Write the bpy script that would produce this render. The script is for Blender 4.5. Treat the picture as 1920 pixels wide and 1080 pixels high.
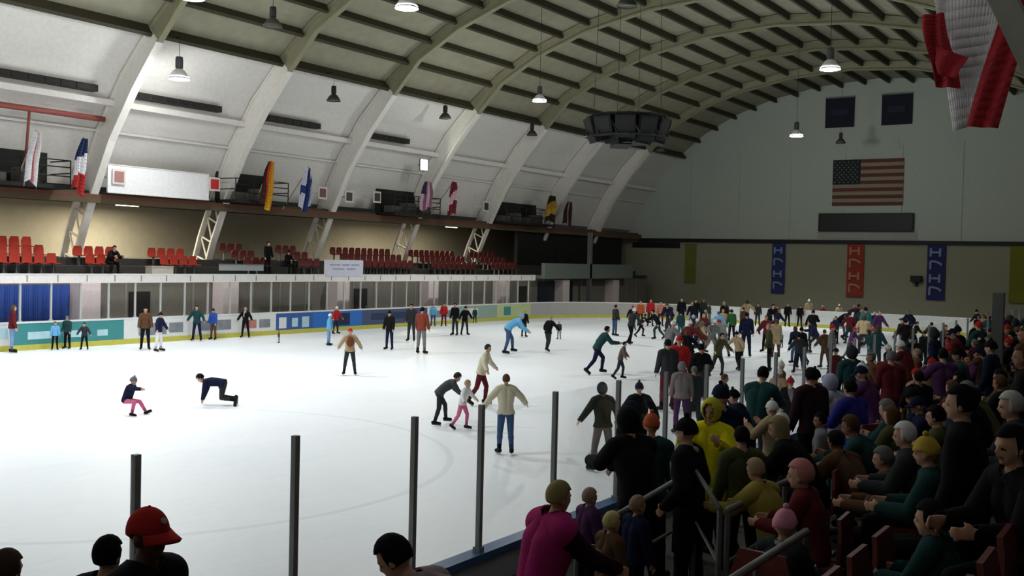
import bpy, bmesh, math, random
import numpy as np
from mathutils import Vector, Matrix

for o in list(bpy.data.objects): bpy.data.objects.remove(o)
SC = bpy.context.scene
COL = SC.collection
PI = math.pi

# ---------------- camera ----------------
YAW, PITCH, ROLL = math.radians(33.459), math.radians(1.5259), math.radians(1.3748)
cd = bpy.data.cameras.new('camera'); cam = bpy.data.objects.new('camera', cd); COL.objects.link(cam)
cd.sensor_width = 36.0; cd.lens = 36.0 * 1950 / 1920; cd.clip_start = 0.1; cd.clip_end = 400
cam.matrix_world = (Matrix.Translation((0, 0, 4)) @ Matrix.Rotation(YAW, 4, 'Z')
                    @ Matrix.Rotation(PI / 2 - PITCH, 4, 'X') @ Matrix.Rotation(ROLL, 4, 'Z'))
SC.camera = cam
# ---------------- world, exposure ----------------
w = bpy.data.worlds.new('world'); SC.world = w; w.use_nodes = True
w.node_tree.nodes['Background'].inputs[0].default_value = (0.7, 0.75, 0.75, 1)
w.node_tree.nodes['Background'].inputs[1].default_value = 0.012
SC.view_settings.view_transform = 'Standard'; SC.view_settings.look = 'None'
SC.view_settings.exposure = 0.45; SC.view_settings.gamma = 1.0; SC.view_settings.use_curve_mapping = False
LAMP_W = 1700.0        # watts of one full-bright high-bay lamp

# ---------------- materials ----------------
MATS = {}
def lin(c): return tuple(((v / 255) / 12.92 if v / 255 <= .04045 else ((v / 255 + .055) / 1.055) ** 2.4) for v in c)
def mat(name, rgb, rough=.7, metal=0, var=.12, scale=6.0, bump=0.0, coords='Object', spec=.4):
    if name in MATS: return MATS[name]
    m = bpy.data.materials.new(name); m.use_nodes = True; nt = m.node_tree; N = nt.nodes; L = nt.links
    b = N['Principled BSDF']; b.inputs['Roughness'].default_value = rough; b.inputs['Metallic'].default_value = metal; b.inputs['Specular IOR Level'].default_value = spec
    tc = N.new('ShaderNodeTexCoord'); no = N.new('ShaderNodeTexNoise'); no.inputs['Scale'].default_value = scale
    no.inputs['Detail'].default_value = 4
    L.new(tc.outputs[coords], no.inputs['Vector'])
    mx = N.new('ShaderNodeMix'); mx.data_type = 'RGBA'; c = lin(rgb)
    mx.inputs[6].default_value = (*[v * (1 - var) for v in c], 1); mx.inputs[7].default_value = (*[min(1, v * (1 + var)) for v in c], 1)
    L.new(no.outputs['Fac'], mx.inputs[0]); L.new(mx.outputs[2], b.inputs['Base Color'])
    if bump:
        bp = N.new('ShaderNodeBump'); bp.inputs['Strength'].default_value = bump; bp.inputs['Distance'].default_value = .02
        L.new(no.outputs['Fac'], bp.inputs['Height']); L.new(bp.outputs[0], b.inputs['Normal'])
    m.diffuse_color = (*c, 1)
    MATS[name] = m; return m
def emat(name, rgb, strength):
    if name in MATS: return MATS[name]
    m = bpy.data.materials.new(name); m.use_nodes = True; nt = m.node_tree; nt.nodes.clear()
    o = nt.nodes.new('ShaderNodeOutputMaterial'); e = nt.nodes.new('ShaderNodeEmission')
    e.inputs[0].default_value = (*lin(rgb), 1); e.inputs[1].default_value = strength
    nt.links.new(e.outputs[0], o.inputs[0]); MATS[name] = m; return m
def glassmat():
    m = bpy.data.materials.new('clear_acrylic'); m.use_nodes = True; nt = m.node_tree; nt.nodes.clear(); N = nt.nodes; L = nt.links
    o = N.new('ShaderNodeOutputMaterial'); t = N.new('ShaderNodeBsdfTransparent'); t.inputs[0].default_value = (.99, .995, .995, 1)
    g = N.new('ShaderNodeBsdfGlossy'); g.inputs['Roughness'].default_value = .05; g.inputs[0].default_value = (.8, .85, .85, 1)
    f = N.new('ShaderNodeFresnel'); f.inputs[0].default_value = 1.15
    no = N.new('ShaderNodeTexNoise'); no.inputs['Scale'].default_value = 3
    ma = N.new('ShaderNodeMath'); ma.operation = 'MULTIPLY'; L.new(f.outputs[0], ma.inputs[0]); sc = N.new('ShaderNodeMath'); sc.operation = 'MULTIPLY'; sc.inputs[1].default_value = .3; L.new(no.outputs['Fac'], sc.inputs[0]); L.new(sc.outputs[0], ma.inputs[1])
    mx = N.new('ShaderNodeMixShader'); L.new(ma.outputs[0], mx.inputs[0]); L.new(t.outputs[0], mx.inputs[1]); L.new(g.outputs[0], mx.inputs[2])
    L.new(mx.outputs[0], o.inputs[0]); return m
def icemat():
    m = bpy.data.materials.new('rink_ice'); m.use_nodes = True; nt = m.node_tree; N = nt.nodes; L = nt.links
    b = N['Principled BSDF']
    tc = N.new('ShaderNodeTexCoord'); mp = N.new('ShaderNodeMapping'); mp.inputs['Scale'].default_value = (.25, .25, .25)
    L.new(tc.outputs['Object'], mp.inputs[0])
    n1 = N.new('ShaderNodeTexNoise'); n1.inputs['Scale'].default_value = 1.2; n1.inputs['Detail'].default_value = 5; L.new(mp.outputs[0], n1.inputs['Vector'])
    mp2 = N.new('ShaderNodeMapping'); mp2.inputs['Scale'].default_value = (1.6, .35, 1); mp2.inputs['Rotation'].default_value = (0, 0, .5)
    L.new(tc.outputs['Object'], mp2.inputs[0])
    n2 = N.new('ShaderNodeTexNoise'); n2.inputs['Scale'].default_value = 4; n2.inputs['Detail'].default_value = 8; n2.inputs['Distortion'].default_value = 1.5
    L.new(mp2.outputs[0], n2.inputs['Vector'])
    mx = N.new('ShaderNodeMix'); mx.data_type = 'RGBA'; mx.inputs[6].default_value = (.82, .855, .90, 1); mx.inputs[7].default_value = (.90, .92, .95, 1)
    ad = N.new('ShaderNodeMath'); ad.operation = 'MULTIPLY'; L.new(n1.outputs['Fac'], ad.inputs[0]); L.new(n2.outputs['Fac'], ad.inputs[1])
    ml = N.new('ShaderNodeMath'); ml.operation = 'MULTIPLY'; ml.inputs[1].default_value = 3.2; ml.use_clamp = True; L.new(ad.outputs[0], ml.inputs[0])
    L.new(ml.outputs[0], mx.inputs[0])
    # a faint worn face-off circle painted under the ice
    sb = N.new('ShaderNodeVectorMath'); sb.operation = 'DISTANCE'; sb.inputs[1].default_value = (-17.5, 12.8, 0); L.new(tc.outputs['Object'], sb.inputs[0])
    s2 = N.new('ShaderNodeMath'); s2.operation = 'SUBTRACT'; s2.inputs[1].default_value = 6.4; L.new(sb.outputs['Value'], s2.inputs[0])
    ab = N.new('ShaderNodeMath'); ab.operation = 'ABSOLUTE'; L.new(s2.outputs[0], ab.inputs[0])
    lt = N.new('ShaderNodeMath'); lt.operation = 'LESS_THAN'; lt.inputs[1].default_value = .07; L.new(ab.outputs[0], lt.inputs[0])
    lm = N.new('ShaderNodeMath'); lm.operation = 'MULTIPLY'; lm.inputs[1].default_value = .35; L.new(lt.outputs[0], lm.inputs[0])
    m3 = N.new('ShaderNodeMix'); m3.data_type = 'RGBA'; m3.inputs[7].default_value = (.62, .66, .70, 1)
    L.new(lm.outputs[0], m3.inputs[0]); L.new(mx.outputs[2], m3.inputs[6]); L.new(m3.outputs[2], b.inputs['Base Color'])
    b.inputs['Roughness'].default_value = .42; b.inputs['Specular IOR Level'].default_value = .3
    bp = N.new('ShaderNodeBump'); bp.inputs['Strength'].default_value = .15; bp.inputs['Distance'].default_value = .01
    L.new(n2.outputs['Fac'], bp.inputs['Height']); L.new(bp.outputs[0], b.inputs['Normal'])
    return m
GLASS = glassmat(); ICE = icemat()
M_white = mat('white_wall_paint', (220, 216, 211), .75)
M_ceil = mat('olive_ceiling_liner', (150, 146, 126), .8, var=.2, scale=1.5)
M_ceilrib = mat('olive_rib_paint', (140, 137, 112), .7)
M_purlin = mat('dark_purlin_steel', (58, 54, 36), .7)
M_ribw = mat('white_rib_paint', (226, 222, 214), .6)
M_far = mat('grey_green_cladding', (184, 192, 182), .8)
M_farlow = mat('olive_block_wall', (158, 156, 136), .85)
M_beam = mat('white_beam_paint', (228, 222, 218), .6)
M_dark = mat('black_metal', (22, 22, 22), .6)
M_grey = mat('grey_steel', (118, 120, 120), .5, .3)
M_post = mat('dark_post_metal', (150, 152, 154), .5, .2)
M_whitepost = mat('white_post_metal', (190, 190, 188), .5)
M_conc = mat('stand_concrete', (64, 62, 58), .9, bump=.2)
M_board = mat('white_board_plastic', (225, 226, 224), .4)
M_yel = mat('yellow_kick_plastic', (196, 190, 84), .5)
M_bluecap = mat('blue_cap_plastic', (66, 102, 150), .35)
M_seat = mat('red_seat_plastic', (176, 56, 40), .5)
M_dimseat = mat('dark_dimmed_red_seat_plastic', (104, 36, 32), .5)  # dimness of the far bays put into the red; near seats share it
M_soffit = mat('brown_soffit_paint', (96, 82, 62), .8)
M_back = mat('tan_block_wall', (192, 186, 166), .85, scale=2)

# ---------------- helpers ----------------
def newobj(name, me, parent=None, loc=None):
    o = bpy.data.objects.new(name, me); COL.objects.link(o)
    if parent is not None: o.parent = parent
    if loc is not None: o.location = loc
    return o
class MB:
    def __init__(s): s.v = []; s.f = []; s.m = []; s.mats = []
    def mi(s, m):
        if m not in s.mats: s.mats.append(m)
        return s.mats.index(m)
    def face(s, pts, m): 
        i = len(s.v); s.v += [tuple(p) for p in pts]; s.f.append(tuple(range(i, i + len(pts)))); s.m.append(s.mi(m))
    def box(s, a, b, m, M=None):
        x0, y0, z0 = [min(a[k], b[k]) for k in range(3)]; x1, y1, z1 = [max(a[k], b[k]) for k in range(3)]
        P = [(x0,y0,z0),(x1,y0,z0),(x1,y1,z0),(x0,y1,z0),(x0,y0,z1),(x1,y0,z1),(x1,y1,z1),(x0,y1,z1)]
        if M is not None: P = [tuple(M @ Vector(p)) for p in P]
        i = len(s.v); s.v += P; k = s.mi(m)
        for f in ((0,3,2,1),(4,5,6,7),(0,1,5,4),(1,2,6,5),(2,3,7,6),(3,0,4,7)): s.f.append(tuple(i + j for j in f)); s.m.append(k)
        return s
    def tube(s, pts, r, m, n=8, r2=None, caps=True):
        pts = [Vector(p) for p in pts]; k = s.mi(m); i0 = len(s.v); L = len(pts)
        for j, p in enumerate(pts):
            d = (pts[min(j + 1, L - 1)] - pts[max(j - 1, 0)]).normalized()
            up = Vector((0, 0, 1)) if abs(d.z) < .9 else Vector((1, 0, 0))
            a = d.cross(up).normalized(); b = d.cross(a)
            rr = r if r2 is None else r + (r2 - r) * j / (L - 1)
            for q in range(n):
                t = 2 * PI * q / n; s.v.append(tuple(p + a * math.cos(t) * rr + b * math.sin(t) * rr))
        for j in range(L - 1):
            for q in range(n):
                s.f.append((i0 + j*n + q, i0 + j*n + (q+1) % n, i0 + (j+1)*n + (q+1) % n, i0 + (j+1)*n + q)); s.m.append(k)
        if caps:
            s.f.append(tuple(i0 + q for q in range(n))[::-1]); s.m.append(k)
            s.f.append(tuple(i0 + (L-1)*n + q for q in range(n))); s.m.append(k)
        return s
    def lathe(s, prof, m, n=16, c=(0,0,0)):
        k = s.mi(m); i0 = len(s.v)
        for (r, z) in prof:
            for q in range(n): t = 2*PI*q/n; s.v.append((c[0]+r*math.cos(t), c[1]+r*math.sin(t), c[2]+z))
        for j in range(len(prof) - 1):
            for q in range(n): s.f.append((i0+j*n+q, i0+j*n+(q+1)%n, i0+(j+1)*n+(q+1)%n, i0+(j+1)*n+q)); s.m.append(k)
        return s
    def mesh(s, name, smooth=False):
        me = bpy.data.meshes.new(name); me.from_pydata(s.v, [], s.f)
        for m in s.mats: me.materials.append(m)
        me.polygons.foreach_set('material_index', s.m)
        if smooth: me.polygons.foreach_set('use_smooth', [True] * len(s.f))
        me.update(); return me
    def build(s, name, parent=None, loc=None, smooth=False): return newobj(name, s.mesh(name, smooth), parent, loc)
def tag(o, label=None, cat=None, group=None, kind=None):
    if label: o['label'] = label
    if cat: o['category'] = cat
    if group: o['group'] = group
    if kind: o['kind'] = kind
    return o
def struct(o, label=None): return tag(o, label, None, None, 'structure')
def empty(name, loc=(0, 0, 0), rz=0):
    o = bpy.data.objects.new(name, None); COL.objects.link(o); o.location = loc; o.rotation_euler = (0, 0, rz); o.empty_display_size = .2; return o
def copytree(r, parent=None):
    c = r.copy(); COL.objects.link(c)
    if parent is not None: c.parent = parent
    for ch in list(r.children): copytree(ch, c)
    return c
def setsub(o, **kw):
    for k, v in kw.items(): o[k] = v
# ================= THE HALL =================
YN, YF = -4.0, 86.0
XC = -22.1
half = [(-44.9,0),(-44.4,2.5),(-43.7,4.5),(-42.8,6.5),(-41.5,9),(-39.9,11.2),(-38.1,13.0),(-36.2,14.5),(-33.6,15.9),(-30.5,17.0),(-26.5,17.8),(-22.1,18.1)]
arch = half + [(2 * XC - x, z) for x, z in half[-2::-1]]
def offs(pts, d):
    out = []
    for i, p in enumerate(pts):
        a = Vector(pts[max(i-1, 0)]); b = Vector(pts[min(i+1, len(pts)-1)]); t = (b - a).normalized(); n = Vector((-t.y, t.x))
        out.append((p[0] + n.x * d, p[1] + n.y * d))
    return out
def arc_at(pts, s):   # s in segment index units
    i = min(int(s), len(pts) - 2); f = s - i; return (pts[i][0]*(1-f)+pts[i+1][0]*f, pts[i][1]*(1-f)+pts[i+1][1]*f)
slim = [0]*6 + [.18] + [.5]*(len(arch)-14) + [.18] + [0]*6; O5 = [offs(arch, d) for d in (0, .1, .18, .28, .5, .6)]
inner = [O5[{0: 0, .18: 2, .5: 4}[d]][i] for i, d in enumerate(slim)]; inner2 = [O5[{0: 1, .18: 3, .5: 5}[d]][i] for i, d in enumerate(slim)]; outer = offs(arch, 1.15); shell = offs(arch, 1.2)
LEFT_EAVE = 6   # index where the white lower liner ends and the olive ceiling starts
def shell_mesh(name, i0, i1, m):
    b = MB(); sh2 = offs(arch, 1.4)
    for i in range(i0, i1):
        (xa, za), (xb, zb) = shell[i], shell[i+1]; (xc, zc), (xd, zd) = sh2[i], sh2[i+1]
        b.face([(xa,YN,za),(xa,YF,za),(xb,YF,zb),(xb,YN,zb)], m); b.face([(xc,YN,zc),(xd,YN,zd),(xd,YF,zd),(xc,YF,zc)], m)
    return b.build(name)
struct(shell_mesh('wall_left', 3, LEFT_EAVE, M_white)); struct(shell_mesh('ceiling', LEFT_EAVE, len(arch)-1-LEFT_EAVE, M_ceil))
struct(shell_mesh('wall_right', len(arch)-1-LEFT_EAVE, len(arch)-4, M_white))
RIBY = [5.0, 13.2, 21.4, 29.5, 37.3, 45.4, 53.6, 61.7, 69.9, 78.0]
n_trim = 0
def trimname():
    global n_trim; n_trim += 1; return 'trim_%d' % n_trim
for Y in RIBY:                                     # arched ribs: flanges and web, latticed legs
    b = MB()
    N_ = len(arch) - 1
    for i in range(N_):
        m = M_ribw if (i < LEFT_EAVE or i >= N_ - LEFT_EAVE) else M_ceilrib
        a, c = inner[i], inner[i+1]; o1, o2 = outer[i], outer[i+1]
        t = (Vector(c) - Vector(a)).normalized(); n = Vector((-t.y, t.x))
        def prism(p, q, p2, q2, y0, y1):
            P = [(p[0],y0,p[1]),(q[0],y0,q[1]),(q2[0],y0,q2[1]),(p2[0],y0,p2[1])]; Q = [(x,y1,z) for x,_,z in P]
            b.face(P, m); b.face(Q[::-1], m)
            for j in range(4): b.face([P[j], Q[j], Q[(j+1)%4], P[(j+1)%4]], m)
        ia = inner2; oa = offs(arch, 1.05)
        hw = .2 if i < LEFT_EAVE or i >= N_-LEFT_EAVE else .15
        prism(a, c, ia[i], ia[i+1], Y-hw, Y+hw)                 # inner flange
        prism(oa[i], oa[i+1], o1, o2, Y-.17, Y+.17)               # outer flange
        if i >= 3 and i < N_ - 3: prism(ia[i], ia[i+1], oa[i], oa[i+1], Y-.05, Y+.05)   # web
        else:                                                     # lattice in the legs
            for k in range(2):
                f0, f1 = k/2, (k+1)/2
                p = [ia[i][j]*(1-f0)+ia[i+1][j]*f0 for j in (0,1)]; q = [oa[i][j]*(1-f1)+oa[i+1][j]*f1 for j in (0,1)]
                r_ = [ia[i][j]*(1-f1)+ia[i+1][j]*f1 for j in (0,1)]
                b.tube([(p[0],Y,p[1]),(q[0],Y,q[1])], .05, m, 6); b.tube([(q[0],Y,q[1]),(r_[0],Y,r_[1])], .05, m, 6)
    struct(b.build(trimname()))
def ceil_z(x):
    for (xa, za), (xb, zb) in zip(shell, shell[1:]):
        if xa <= x <= xb: return za + (zb-za)*(x-xa)/(xb-xa)
    return 12
# purlins along the hall: one row each, staggered between the ribs
bays = list(zip([YN]+RIBY, RIBY+[YF]))
s = LEFT_EAVE
rows = []
Nn = len(arch) - 1
L_ = [0]
for i in range(Nn): L_.append(L_[-1] + math.dist(arch[i], arch[i+1]))
sA, sB = L_[LEFT_EAVE], L_[Nn-LEFT_EAVE]
def at_len(pts, s):
    for i in range(Nn):
        if s <= L_[i+1] + 1e-6: f = (s - L_[i])/(L_[i+1]-L_[i]); return (pts[i][0]*(1-f)+pts[i+1][0]*f, pts[i][1]*(1-f)+pts[i+1][1]*f, i)
    return (*pts[-1], Nn-1)
K = 19
for k in range(K + 1):
    s = sA + (sB - sA) * k / K
    deep = .62 if k in (0, K) else .42
    xo, zo, i = at_len(shell, s); xi, zi, _ = at_len(offs(arch, 1.2 - deep), s)
    t = (Vector(arch[i+1]) - Vector(arch[i])).normalized()
    b = MB(); wd = .09
    for bi, (y0, y1) in enumerate(bays):
        y0 += .22; y1 -= .22
        P = [(xo - t.x*wd, zo - t.y*wd), (xo + t.x*wd, zo + t.y*wd), (xi + t.x*wd, zi + t.y*wd), (xi - t.x*wd, zi - t.y*wd)]
        A = [(x, y0, z) for x, z in P]; B = [(x, y1, z) for x, z in P]
        b.face(A[::-1], M_purlin); b.face(B, M_purlin)
        for j in range(4): b.face([A[j], A[(j+1)%4], B[(j+1)%4], B[j]], M_purlin)
    struct(b.build(trimname()))
# girts on the white left liner
for (s0, dpt, hh, m) in ((4.45, .55, .26, M_beam), (3.95, .2, .1, M_white)):
    x0, z0 = arc_at(shell, s0); xi, zi = arc_at(offs(arch, 1.2-dpt), s0)
    b = MB()
    for y0, y1 in bays:
        b.box((x0, y0+.05, z0-hh/2), (xi, y1-.05, z0+hh/2), m)
    struct(b.build(trimname()))
# knee braces of the ribs, seen as short dark marks on the liner
# long dark brown bars above the girt, red pipe under it in the first bay
xo, zo = arc_at(offs(arch, .95), 4.72)
for y0, y1, lab in ((23.3, 28.4, 'dark bar over the white girt, nearest the left edge'), (30.2, 35.4, 'dark bar over the white girt between the two nearest ribs'), (38.2, 42.4, 'dark bar over the white girt, above the red gold flag'), (46.3, 50.2, 'dark bar over the white girt, above the lit wall lamp')):
    b = MB(); b.box((xo-.28, y0, zo-.14), (xo+.1, y1, zo+.16), M_dark)
    o = empty('dark_bar', (xo, y0, zo)); b2 = MB(); b2.box((-.28, 0, -.14), (.1, y1-y0, .16), mat('bar_brown', (46, 38, 32), .8)); b2.build('bar', o)
    b3 = MB()
    for q in range(6): b3.box((.1, .3+q*(y1-y0-.6)/6, -.1), (.13, .3+(q+.8)*(y1-y0-.6)/6, .1), M_dark)
    b3.build('grille', o); tag(o, lab, 'bar')
x1, z1 = arc_at(offs(arch, .7), 4.25)
b = MB(); b.tube([(x1, 21.8, z1), (x1, 29.2, z1)], .13, mat('red_pipe_paint', (150, 78, 70), .5), 10); b.tube([(x1, 25.6, z1), (x1-.3, 25.6, z1-2.4)], .06, MATS['red_pipe_paint'], 8)
tag(b.build('sprinkler_pipe', smooth=True), 'red pipe running under the white girt at the left edge', 'pipe')
# ---- floors ----
IX0, IX1, IY0, IY1, RR = -38.4, -5.9, -1.5, 69.0, 8.5
def rink_outline(d=0.0, n=14):   # counter-clockwise, d outward
    P = []
    for cx, cy, a0 in ((IX1-RR, IY1-RR, 0), (IX0+RR, IY1-RR, 90), (IX0+RR, IY0+RR, 180), (IX1-RR, IY0+RR, 270)):
        for k in range(n + 1):
            a = math.radians(a0 + 90*k/n); P.append((cx + (RR+d)*math.cos(a), cy + (RR+d)*math.sin(a)))
    return P
b = MB(); P = rink_outline(); b.face([(x, y, 0) for x, y in P], ICE); struct(b.build('floor'), 'white scratched ice of the rink')
b = MB(); b.box((-52, YN, -.3), (10, YF, -.02), M_conc); struct(b.build('floor_slab'))
# ---- far wall and others ----
def gable(y, name, m, zl, ml):
    b = MB(); pts = [p for p in shell if p[1] >= 0]
    up = [(x, z) for x, z in shell if z > zl]; 
    b.face([(-52, y, zl)] * 0 + [(up[0][0]-1.2, y, zl)] + [(x, y, z) for x, z in up] + [(up[-1][0]+1.2, y, zl)], m)
    b.face([(-52, y, -.02), (-52, y, zl), (10, y, zl), (10, y, -.02)], ml)
    o = b.build(name); mo = o.modifiers.new('s', 'SOLIDIFY'); mo.thickness = .25; mo.offset = 1 if y > 0 else -1; return o
struct(gable(YF, 'wall_far', M_far, 6.25, M_farlow)); struct(gable(YN, 'wall_near', M_far, 6.25, M_farlow))
b = MB(); b.box((-43, YF-.3, 6.0), (0, YF-.02, 6.3), M_dark); struct(b.build(trimname()), 'dark ledge across the end wall')
b = MB(); b.box((-43.6, YF-.12, 5.45), (-38.9, YF-.02, 5.95), M_dark)
for x in (-38, -33.5, -29, -24.5, -20, -15.5, -11, -6.5, -2): b.box((x-.04, YF-.06, 6.3), (x+.04, YF-.005, 14), M_far)
struct(b.build(trimname()))
# left aisle: back wall, soffit, upper platform, lower room fronts
b = MB(); b.box((-50.3, YN, 0), (-50, YF, 6.9), M_back); struct(b.build('wall_back'))
b = MB(); b.box((-50, YN, 6.5), (-43.1, YF, 6.75), M_soffit); struct(b.build('soffit'))
b = MB(); b.box((-43.1, YN, 6.42), (-42.75, YF, 6.62), mat('brown_edge_paint', (104, 66, 50), .7)); b.box((-42.95, YN, 6.2), (-42.75, YF, 6.42), M_soffit); struct(b.build(trimname()))
b = MB(); b.box((-50, YN, 2.72), (-40.6, 83, 2.95), M_conc); b.box((-50, YN, 2.95), (-41.75, 83, 3.3), M_conc); b.box((-50, YN, 3.3), (-42.65, 83, 3.65), M_conc); struct(b.build('platform'))
M_low = mat('taupe_room_front', (128, 122, 112), .8, var=.15)
b = MB(); b.box((-41.0, YN, 0), (-40.7, 83, 2.72), M_low)
for y in np.arange(24, 82, 1.9): b.box((-40.72, y, 0), (-40.66, y+.08, 2.72), mat('taupe_mullion', (150, 148, 140), .7))
struct(b.build('wall_rooms'))
for i, Y in enumerate(RIBY):     # boxed-in column feet
    b = MB(); b.box((-40.66, Y-2.6, 0), (-39.9, Y-1.6, 2.62), mat('pink_white_column_paint', (232, 214, 212), .7)); struct(b.build(trimname()), None)
for i, (y0, y1) in enumerate(((29.9, 31.0), (45.0, 46.1), (62.3, 63.4))):
    o = struct(MB().box((-40.7, y0, 0), (-40.6, y1, 2.15), mat('door_dark', (40, 36, 34), .6)).build('door_%d' % (i+1)), 'dark doorway in the room fronts behind the left boards'); MB().box((-40.6, y1-.2, 1.0), (-40.54, y1-.1, 1.12), M_grey).build('door_handle', o)
# far end of the platform: front parapet with dark rooms above and below
b = MB(); b.box((-39.9, 64.2, 2.95), (-39.6, 78.2, 3.85), mat('parapet_green_grey', (122, 128, 122), .8)); b.box((-40.6, 64.2, 2.72), (-39.6, 78.2, 2.95), MATS['parapet_green_grey']); struct(b.build(trimname()), 'grey parapet at the far end of the upper stand')
b = MB(); b.box((-43.5, 66, 2.95), (-43.2, 83, 6.2), M_dark); b.box((-40.66, 65, .2), (-40.6, 70, 2.5), mat('dark_blue_window', (30, 42, 54), .3)); struct(b.build('wall_dark_rooms'))
b = MB(); b.box((-39.9, 70.9, 0), (-39.6, 71.2, 6.3), M_grey); struct(b.build(trimname()), 'slim grey column at the far left')
# blue curtain in front of the first rooms
b = MB(); m = mat('blue_curtain_cloth', (36, 66, 138), .8, var=.25, scale=3)
ys = np.linspace(21.5, 26.75, 90); pr = None
for k in range(89):
    x0 = -40.35 + .06*math.sin(k*.9); x1_ = -40.35 + .06*math.sin((k+1)*.9)
    b.face([(x0, ys[k], .05), (x1_, ys[k+1], .05), (x1_, ys[k+1], 2.5), (x0, ys[k], 2.5)], m)
o = b.build('curtain', smooth=True); o.modifiers.new('s', 'SOLIDIFY').thickness = .01
tag(o, 'long blue curtain hanging behind the glass at the left edge', 'curtain')
# ---- balconies with dark railings ----
def balcony(y0, y1, lab):
    o = empty('balcony', (-42.3, y0, 6.75)); L = y1 - y0
    MB().box((-.9, 0, -.1), (.75, L, .06), M_dark).build('deck', o)
    MB().box((-1.0, .1, .06), (-.9, L-.1, 1.55), mat('balcony_opening_dark', (34, 32, 28), .8)).build('back_opening', o)
    b = MB(); 
    for z in (.45, .85, 1.15): b.tube([(.7, 0, z), (.7, L, z)], .03, M_dark, 6)
    for k in range(int(L/1.1)+1): b.tube([(.7, k*L/int(L/1.1), 0), (.7, k*L/int(L/1.1), 1.15)], .03, M_dark, 6)
    for y in (0, L): b.tube([(.7, y, 1.15), (-.8, y, 1.15)], .03, M_dark, 6); b.tube([(.7, y, .6), (-.8, y, .6)], .03, M_dark, 6)
    b.build('railing', o)
    for k in range(max(2, int(L/1.5))):
        y = .5 + k*1.5; MB().box((-.6, y, .06), (.1, y+.9, .5 + .25*(k % 2)), mat('stored_box_grey', (96, 92, 88), .8)).build('storage_box', o)
    tag(o, lab, 'balcony')
balcony(20.5, 27.5, 'dark railed balcony at the left edge with the pale and the tricolour flags')
balcony(36.9, 40.6, 'dark railed balcony behind the black red and gold flag')
balcony(49.6, 54.2, 'dark railed balcony left of the red and white flag')
balcony(62.0, 68.6, 'dark railed balcony behind the black and yellow flag, farthest of the four')
# wall band between the two nearest ribs, lamp light put into its whiter colour
o = empty('lit_wall_band', (-42.35, 29.9, 6.7)); 
MB().box((-.08, 0, 0), (0, 5.9, 1.3), mat('wall_band_lit_white', (240, 238, 240), .6)).build('panel', o)
b = MB(); [b.tube([(0, 0, z), (0, 5.9, z)], .03, M_beam, 6) for z in (0, 1.3)]; b.build('frame', o)
tag(o, 'long white wall band with painted-in lamp brightness between the two nearest ribs', 'panel')
for (y, z, c, lab) in ((30.44, 7.43, (168, 122, 118), 'faded red square sign on the white wall band, left end'), (36.08, 7.5, (196, 40, 44), 'bright red square sign at the right end of the white wall band'),
    (43.95, 7.58, (120, 84, 78), 'dull red square sign right of the blue cross flag'), (46.19, 7.51, (70, 72, 66), 'small dark square sign just right of the third rib'),
    (48.7, 7.64, (58, 60, 56), 'small dark square sign just left of the third balcony'), (60.39, 7.73, (56, 66, 60), 'small dark square sign left of the farthest balcony')):
    o = empty('section_sign', (-42.25, y-.35, z-.32)); MB().box((-.04, 0, 0), (0, .7, .7), mat('sign_back_white', (224, 214, 208), .6)).build('backing', o)
    MB().box((0, .1, .1), (.02, .6, .6), mat('sign_%d_%d' % (c[0], int(y)), c, .5)).build('face', o); MB().box((-1.1, .3, .3), (-.04, .4, .4), M_ribw).build('bracket', o)
    tag(o, lab, 'sign')
# ================= RINK BOARDS =================
def board(pts, face_m, label, cap_m=None, kick=True, deco=None, group=None):
    """pts: polyline along the ice side; board grows outward (to the right of travel when inside is left)"""
    c = pts[len(pts)//2]; o = empty('rink_board', (c[0], c[1], 0))
    def strip(d0, d1, z0, z1, m):
        b = MB(); n = len(pts)
        Nn_ = []
        for i in range(n):
            a = Vector(pts[max(i-1, 0)]); e = Vector(pts[min(i+1, n-1)]); t = (e-a).normalized(); Nn_.append((t.y, -t.x))
        def P(i, d, z): return (pts[i][0]+Nn_[i][0]*d-c[0], pts[i][1]+Nn_[i][1]*d-c[1], z)
        for i in range(n-1):
            b.face([P(i,d0,z0), P(i+1,d0,z0), P(i+1,d0,z1), P(i,d0,z1)][::-1], m); b.face([P(i,d1,z0), P(i+1,d1,z0), P(i+1,d1,z1), P(i,d1,z1)], m)
            b.face([P(i,d0,z1), P(i+1,d0,z1), P(i+1,d1,z1), P(i,d1,z1)][::-1], m); b.face([P(i,d0,z0), P(i+1,d0,z0), P(i+1,d1,z0), P(i,d1,z0)], m)
        b.face([P(0,d0,z0), P(0,d0,z1), P(0,d1,z1), P(0,d1,z0)], m); b.face([P(n-1,d0,z0), P(n-1,d1,z0), P(n-1,d1,z1), P(n-1,d0,z1)], m)
        return b
    strip(0, .12, .02, 1.06, face_m).build('panel', o)
    strip(-.02, .16, 1.06, 1.13, cap_m or M_board).build('cap_rail', o)
    if kick: strip(-.015, 0, .0, .22, M_yel).build('kick_plate', o)
    if deco: deco(o, strip)
    tag(o, label, 'rink board', group); return o
def straight(x, y0, y1): return [(x, y0), (x, y1)]
teal = mat('teal_board', (62, 138, 140), .45); blueb = mat('blue_board', (56, 92, 160), .45); bblue = mat('bright_blue_board', (40, 110, 196), .45)
navyb = mat('slate_board', (70, 80, 112), .45); greyad = mat('grey_advert_ink', (128, 132, 140), .5, var=.5, scale=3); paleink = mat('pale_cyan_ink', (180, 214, 222), .5, var=.2, scale=3); redink = mat('faded_red_ink', (190, 120, 110), .5, var=.3, scale=4)
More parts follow.
